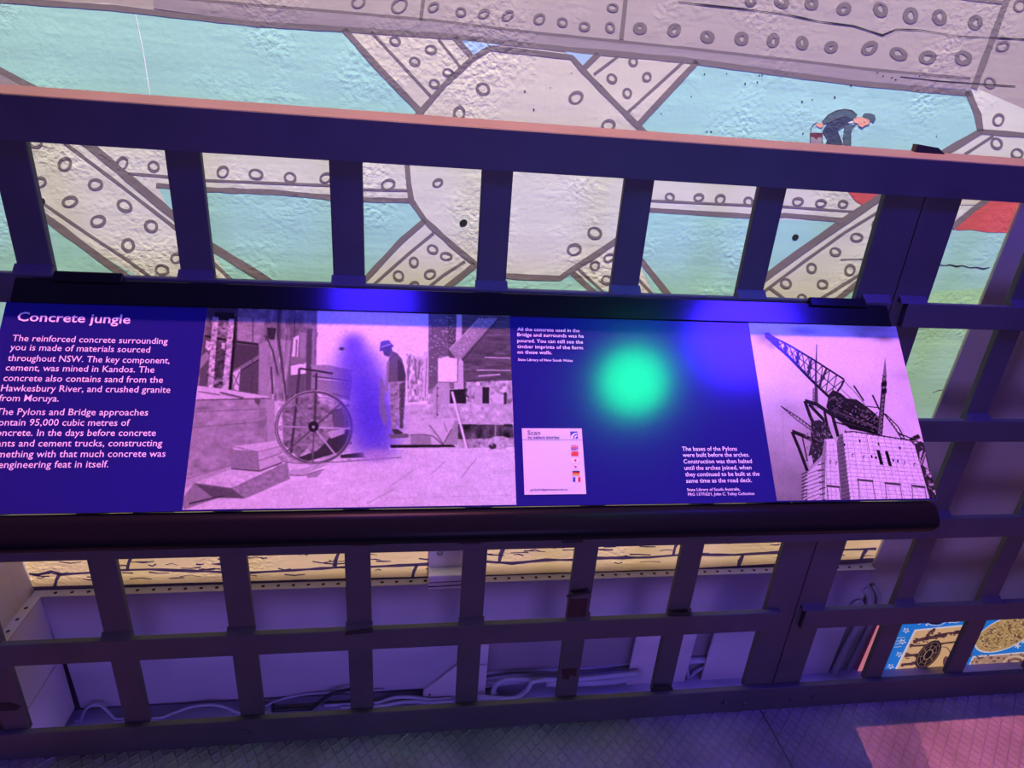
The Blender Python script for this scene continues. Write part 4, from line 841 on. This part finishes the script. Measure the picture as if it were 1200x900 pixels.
# return along the left wall: flange, upper and lower boards
mb = MB(); yb = lambda h: wpt(0,h,0.104)[1]
mb.box(-1.268,-1.160,0.16,yb(0)-0.002,-4.375,-4.353,2,0.004); mb.box(-1.268,-1.165,0.16,yb(-0.7)-0.004,-5.20,-4.37,0,0.004); mb.box(-1.268,-1.165,0.16,yb(-1.5)-0.004,-5.95,-5.225,0,0.004); mb.box(-1.268,-1.18,0.16,yb(-0.9)-0.004,-5.23,-5.19)
for y in np.arange(0.24,0.98,0.15):
    t = np.linspace(0,2*math.pi,9)[:-1]; mb.add([(-1.214+0.017*math.cos(a), y+0.02*math.sin(a), -4.351) for a in t], [list(range(8))], 1)
tag(mb.build('cable_cover', ['coverl','hole','coverf']), 'pale cover board on the left return wall with a slanting joint line', 'cable cover')
cover('lower cover board left of the cut away access flap, open underneath', 'cover', [(-1.13,2.985,-1.635,-0.925,0.004,0.085)])
mb = MB(); pts = [wpt(2.605,-1.635,0.12),wpt(2.99,-1.23,0.12),wpt(3.34,-1.23,0.12),wpt(3.34,-2.02,0.12),wpt(2.605,-2.02,0.12)]; mb.prism(pts, -WN*0.03)
mb.wbox(3.20,3.34,-1.25,-0.925,0.09,0.12); mb.dome(wpt(2.68,-1.70,0.12),0.014,WN,0.01,1)
tag(mb.build('cable_cover', ['coverl','hole']), 'small pale cover flap with a diagonal top left corner reaching the channel', 'cable cover')
cover('narrow pale cover board between the open cable bay and the dark slot', 'coverl', [(5.115,5.885,-1.93,-0.925,0.06,0.09)])
cover('wide pale cover board to the right of the dark slot, partly behind the double post', 'coverl', [(6.105,7.87,-2.02,-0.925,0.06,0.09)])
mb = MB(); mb.wbox(2.63,3.13,0.02,0.20,0.0,0.20,0,0.006); mb.wbox(2.63,3.13,0.20,0.60,0.0,0.06,0,0.004)
bx = thing('junction_box', 'small pale painted box with a screw on the cover board under the panel', 'box', (2.88,0.95,-4.3))
mb.build('box_body', 'boxp', bx)
mb = MB(); mb.prism([wpt(2.63,0.105,0.2005),wpt(3.13,0.12,0.2005),wpt(3.13,0.128,0.2005),wpt(2.63,0.113,0.2005)], WN*0.002); mb.prism([wpt(2.63,0.048,0.2005),wpt(2.70,0.05,0.2005),wpt(3.13,0.065,0.2005),wpt(3.13,0.077,0.2005),wpt(2.70,0.062,0.2005),wpt(2.63,0.066,0.2005)], WN*0.002); mb.build('painted_line', 'stoneline', bx)
mb = MB(); mb.dome(wpt(*wpix(515.5,648,0.06),0.06), 0.035, WN, 0.02); mb.build('screw', 'steel', bx, True)

def cable(px, d, r, m, label, group=None):
    pts = smooth_path([wpt(*wpix(u, v, d), d) for u, v in px]); pts = [np.array((p[0],p[1],max(p[2],ZC+r))) for p in pts]
    mb = MB(); mb.tube(pts, r, 0, 8); return tag(mb.build('cable', m, None, True), label, 'cable', group)
cable([(92,860),(100,832),(118,827),(140,846),(170,852)], 0.16, 0.015, 'cwhite', 'pale cable looping out at the left end of the channel')
cable([(168,852),(200,837),(232,827),(262,828),(290,842)], 0.18, 0.015, 'cwhite', 'pale cable arching behind the second bar from the left')
cable([(310,846),(312,828),(335,818),(370,812),(420,809),(450,808)], 0.10, 0.014, 'cwhite', 'thin pale cable running high behind the third bar')
cable([(320,826),(322,840),(340,843),(365,830),(385,815),(410,808)], 0.18, 0.022, 'cblack', 'black cable hanging in a loop in the third opening')
cable([(380,842),(400,838),(437,826),(465,817),(490,818),(530,824)], 0.16, 0.020, 'cwhite', 'upper of two pale cables entering behind the cover flap')
cable([(400,846),(437,831),(470,823),(500,823),(530,828)], 0.20, 0.020, 'cwhite', 'lower of two pale cables entering behind the cover flap')
bay = 'cables bundled in the open bay'
cable([(560,790),(580,787),(620,784.5),(660,783.5),(700,782),(745,777)], 0.0, 0.022, 'cwhite', 'topmost pale cable of the bundle in the open bay', bay)
cable([(560,796),(600,791),(640,787),(690,786),(750,782)], 0.02, 0.022, 'cwhite', 'second cable from the top of the bundle in the open bay', bay)
cable([(560,801),(600,797),(640,791),(690,791),(750,785)], 0.03, 0.055, 'cwhite', 'thick pale cable in the middle of the bay bundle', bay)
cable([(582,830),(578,812),(584,800),(600,795),(630,796),(680,795),(750,788)], 0.15, 0.032, 'cwhite', 'pale cable that bends down to the channel at the left of the bay', bay)
cable([(560,816),(585,818),(605,817),(618,808),(624,799),(640,796)], 0.22, 0.026, 'cwhite', 'pale cable curling in a half loop in the open bay', bay)
cable([(640,800),(690,799),(720,797),(750,791)], 0.12, 0.05, 'cwhite', 'lowest thick pale cable of the bay bundle', bay)
cable([(800,813),(806,795),(805,783),(802,770)], 0.05, 0.020, 'cwhite', 'pale cable rising straight in the dark slot')
cable([(806,800),(812,790),(824,782),(840,778)], 0.05, 0.020, 'cwhite', 'pale cable forking to the right in the dark slot')
cable([(795,776),(812,773),(835,772)], 0.02, 0.05, 'cwhite', 'thick pale cable crossing the dark slot')
def pipe(px, d, r, label):
    pts = smooth_path([wpt(*wpix(u, v, d), d) for u, v in px]); mb = MB(); mb.tube(pts, r, 0, 10); return tag(mb.build('conduit', 'conduit', None, True), label, 'pipe')
pipe([(1012,689),(1019,700),(1013,720),(1000,742),(985,772),(966,812)], 0.10, 0.045, 'grey conduit curving down the bare wall, nearest the cover boards')
pipe([(1023,686),(1030,700),(1025,722),(1013,746),(998,776),(981,812)], 0.08, 0.030, 'grey conduit running down the bare wall, right of the first one')
pipe([(994,716),(1002,706),(1010,706),(1012,716)], 0.13, 0.022, 'short grey hose bent over at the end of the cover board')

# ------------------------------------------------------------------ picture panel low on the bare wall, glow added in place of lamplight
PDW = 0.09
c0 = wpix(1029.5,730,PDW)[0]; CX0, CX1, CH0, CH1 = c0, c0+2.7, -2.02, -0.935
ink = Ink(460, 200, lambda u, v: ((lambda q: ((q[0]-CX0)/(CX1-CX0), (CH1-q[1])/(CH1-CH0)))(wpix(u, v, PDW))), 21, 1.0)
BL, PE, BR, WH = (0.16,0.50,0.86), (0.92,0.72,0.52), (0.28,0.17,0.22), (0.93,0.88,0.88)
ink.c[:] = BL
ink.poly([(985,806),(1020,726),(1037,728),(1005,806)], (0.88,0.52,0.55))
sp = np.random.default_rng(2)
ink.poly([(1072,738),(1142,731),(1110,812),(1035,812)], WH); ink.poly([(1073.5,739.5),(1140,733),(1108,812),(1038,812)], PE)
for a, b, c, wd in [((1070,752),(1085,748),(1110,744),5),((1066,757),(1090,756),(1130,751),3),((1060,769),(1075,767),(1090,766),4),((1056,779),(1066,778),(1080,776),4),((1052,789),(1070,787),(1082,794),4),((1095,745),(1112,742),(1130,741),3),((1085,748),(1090,740),(1096,738),3),((1045,800),(1070,797),(1100,795),4),((1118,741),(1125,740),(1135,741),4)]:
    ink.line([a,b,c], wd, BR, 0.85)
    for _ in range(14):
        t = sp.uniform(0,1); u = a[0]+(c[0]-a[0])*t; v = a[1]+(c[1]-a[1])*t+sp.uniform(-3,3); ink.ell(u, v, sp.uniform(0.8,2.4), sp.uniform(0.5,1.2), BR, 0.8)
def oval(k, a0=0, a1=360):
    q = np.radians(np.linspace(a0, a1, 36)); c, d = math.cos(-0.85), math.sin(-0.85)
    return [(1088+k*(20*math.cos(t)*c-10.5*math.sin(t)*d), 767+k*(20*math.cos(t)*d+10.5*math.sin(t)*c)) for t in q]
ink.poly(oval(1), (0.15,0.10,0.16)); ink.line(oval(0.86), 0.8, PE, 0.6); ink.line(oval(0.62), 0.7, PE, 0.5); ink.line(oval(0.34), 1.0, PE, 0.8)
for k in range(8): ink.line([oval(0.3, 45*k, 45*k+1)[0], oval(0.8, 45*k+8, 45*k+9)[0]], 0.9, PE, 0.55)
ink.line([(1072,782),(1076,790),(1090,788),(1100,783),(1112,780)], 2.5, BR); ink.ering(1106,772,9,14,1.0,BR,0.8,200,330); ink.ell(1109,776,4,7,BR,0.8)
for k in range(9): ink.ering(1070+k*6, 796-k*0.8, 2, 2.5, 0.9, BR)
for u, v in [(1062,739),(1054,767),(1044,781),(1040,795),(1058,752)]:
    for a in range(5): t = a*1.256+0.4; ink.line([(u,v),(u+4*math.cos(t),v+3.2*math.sin(t))], 1.4, WH)
    ink.ell(u, v, 1.2, 1.0, BL)
for k in range(4): ink.line([(1051+k*0.5-k*1.5,748+k*3.5),(1061-k*1.5,747+k*3.5)], 0.8, WH)
ink.line([(1076,730),(1084,727),(1090,730),(1100,731),(1108,726),(1118,727),(1124,727),(1132,724)], 3.4, (0.12,0.08,0.16)); ink.line([(1076,732),(1084,729),(1092,733),(1102,733),(1110,728.5),(1120,730),(1134,725.5)], 0.9, WH)
for u, v in [(1086,732.5),(1113,729.5)]: ink.ell(u, v, 1.4, 1.0, WH)
ink.poly([(1120,812),(1140,769),(1210,763),(1240,763),(1240,812)], WH); ink.poly([(1120,812),(1141,770.5),(1210,764.5),(1240,764),(1240,812)], (0.72,0.56,0.46))
t = np.linspace(0, 2*math.pi, 40); E = [(1178+36*math.cos(a)*0.98+9*math.sin(a)*-0.9, 742.5+20*math.sin(a)*1.05-8*math.cos(a)) for a in t]
ink.poly(E, WH); E2 = [(1178+(u-1178)*0.95, 742.5+(v-742.5)*0.94) for u, v in E]; ink.poly(E2, (0.78,0.62,0.40))
for _ in range(260):
    a, r = sp.uniform(0,6.28), math.sqrt(sp.uniform(0,0.8)); u = 1178+r*(35*math.cos(a)-8*math.sin(a)); v = 742.5+r*(20*math.sin(a)-8*math.cos(a)); th = sp.uniform(-1.2,1.2); L = sp.uniform(1.5,4)
    ink.line([(u,v),(u+L*math.cos(th),v-L*math.sin(th))], 1.0, [(0.38,0.25,0.20),(0.93,0.82,0.62),(0.30,0.18,0.20),(0.6,0.45,0.3)][sp.integers(4)], 0.9)
for _ in range(200):
    u, v = sp.uniform(1125,1235), sp.uniform(766,808); ink.ell(u, v, sp.uniform(0.8,2.2), sp.uniform(0.6,1.4), [BR,(0.85,0.70,0.58),(0.45,0.30,0.32)][sp.integers(3)], 0.85)
ink.ering(1190,779,14,10,2.5,(0.9,0.76,0.62),1,150,360); ink.ering(1190,779,9,7,1.4,BR); ink.ering(1190,779,5,4,1.2,(0.9,0.76,0.62))
for u, v in [(1192,757),(1200,752)]:
    for a in range(5): tt = a*1.256; ink.line([(u,v),(u+4*math.cos(tt),v+3*math.sin(tt))], 1.4, WH)
pp_ = thing('picture_panel', 'low picture panel with blue border and added glow on the bare wall at right', 'picture', wpt(CX0+1.3, CH0, 0.05))
mb = MB(); mb.wbox(CX0-0.004, CX1, CH0, CH1, 0.036, PDW-0.002); mb.build('case', 'pinkedge', pp_)
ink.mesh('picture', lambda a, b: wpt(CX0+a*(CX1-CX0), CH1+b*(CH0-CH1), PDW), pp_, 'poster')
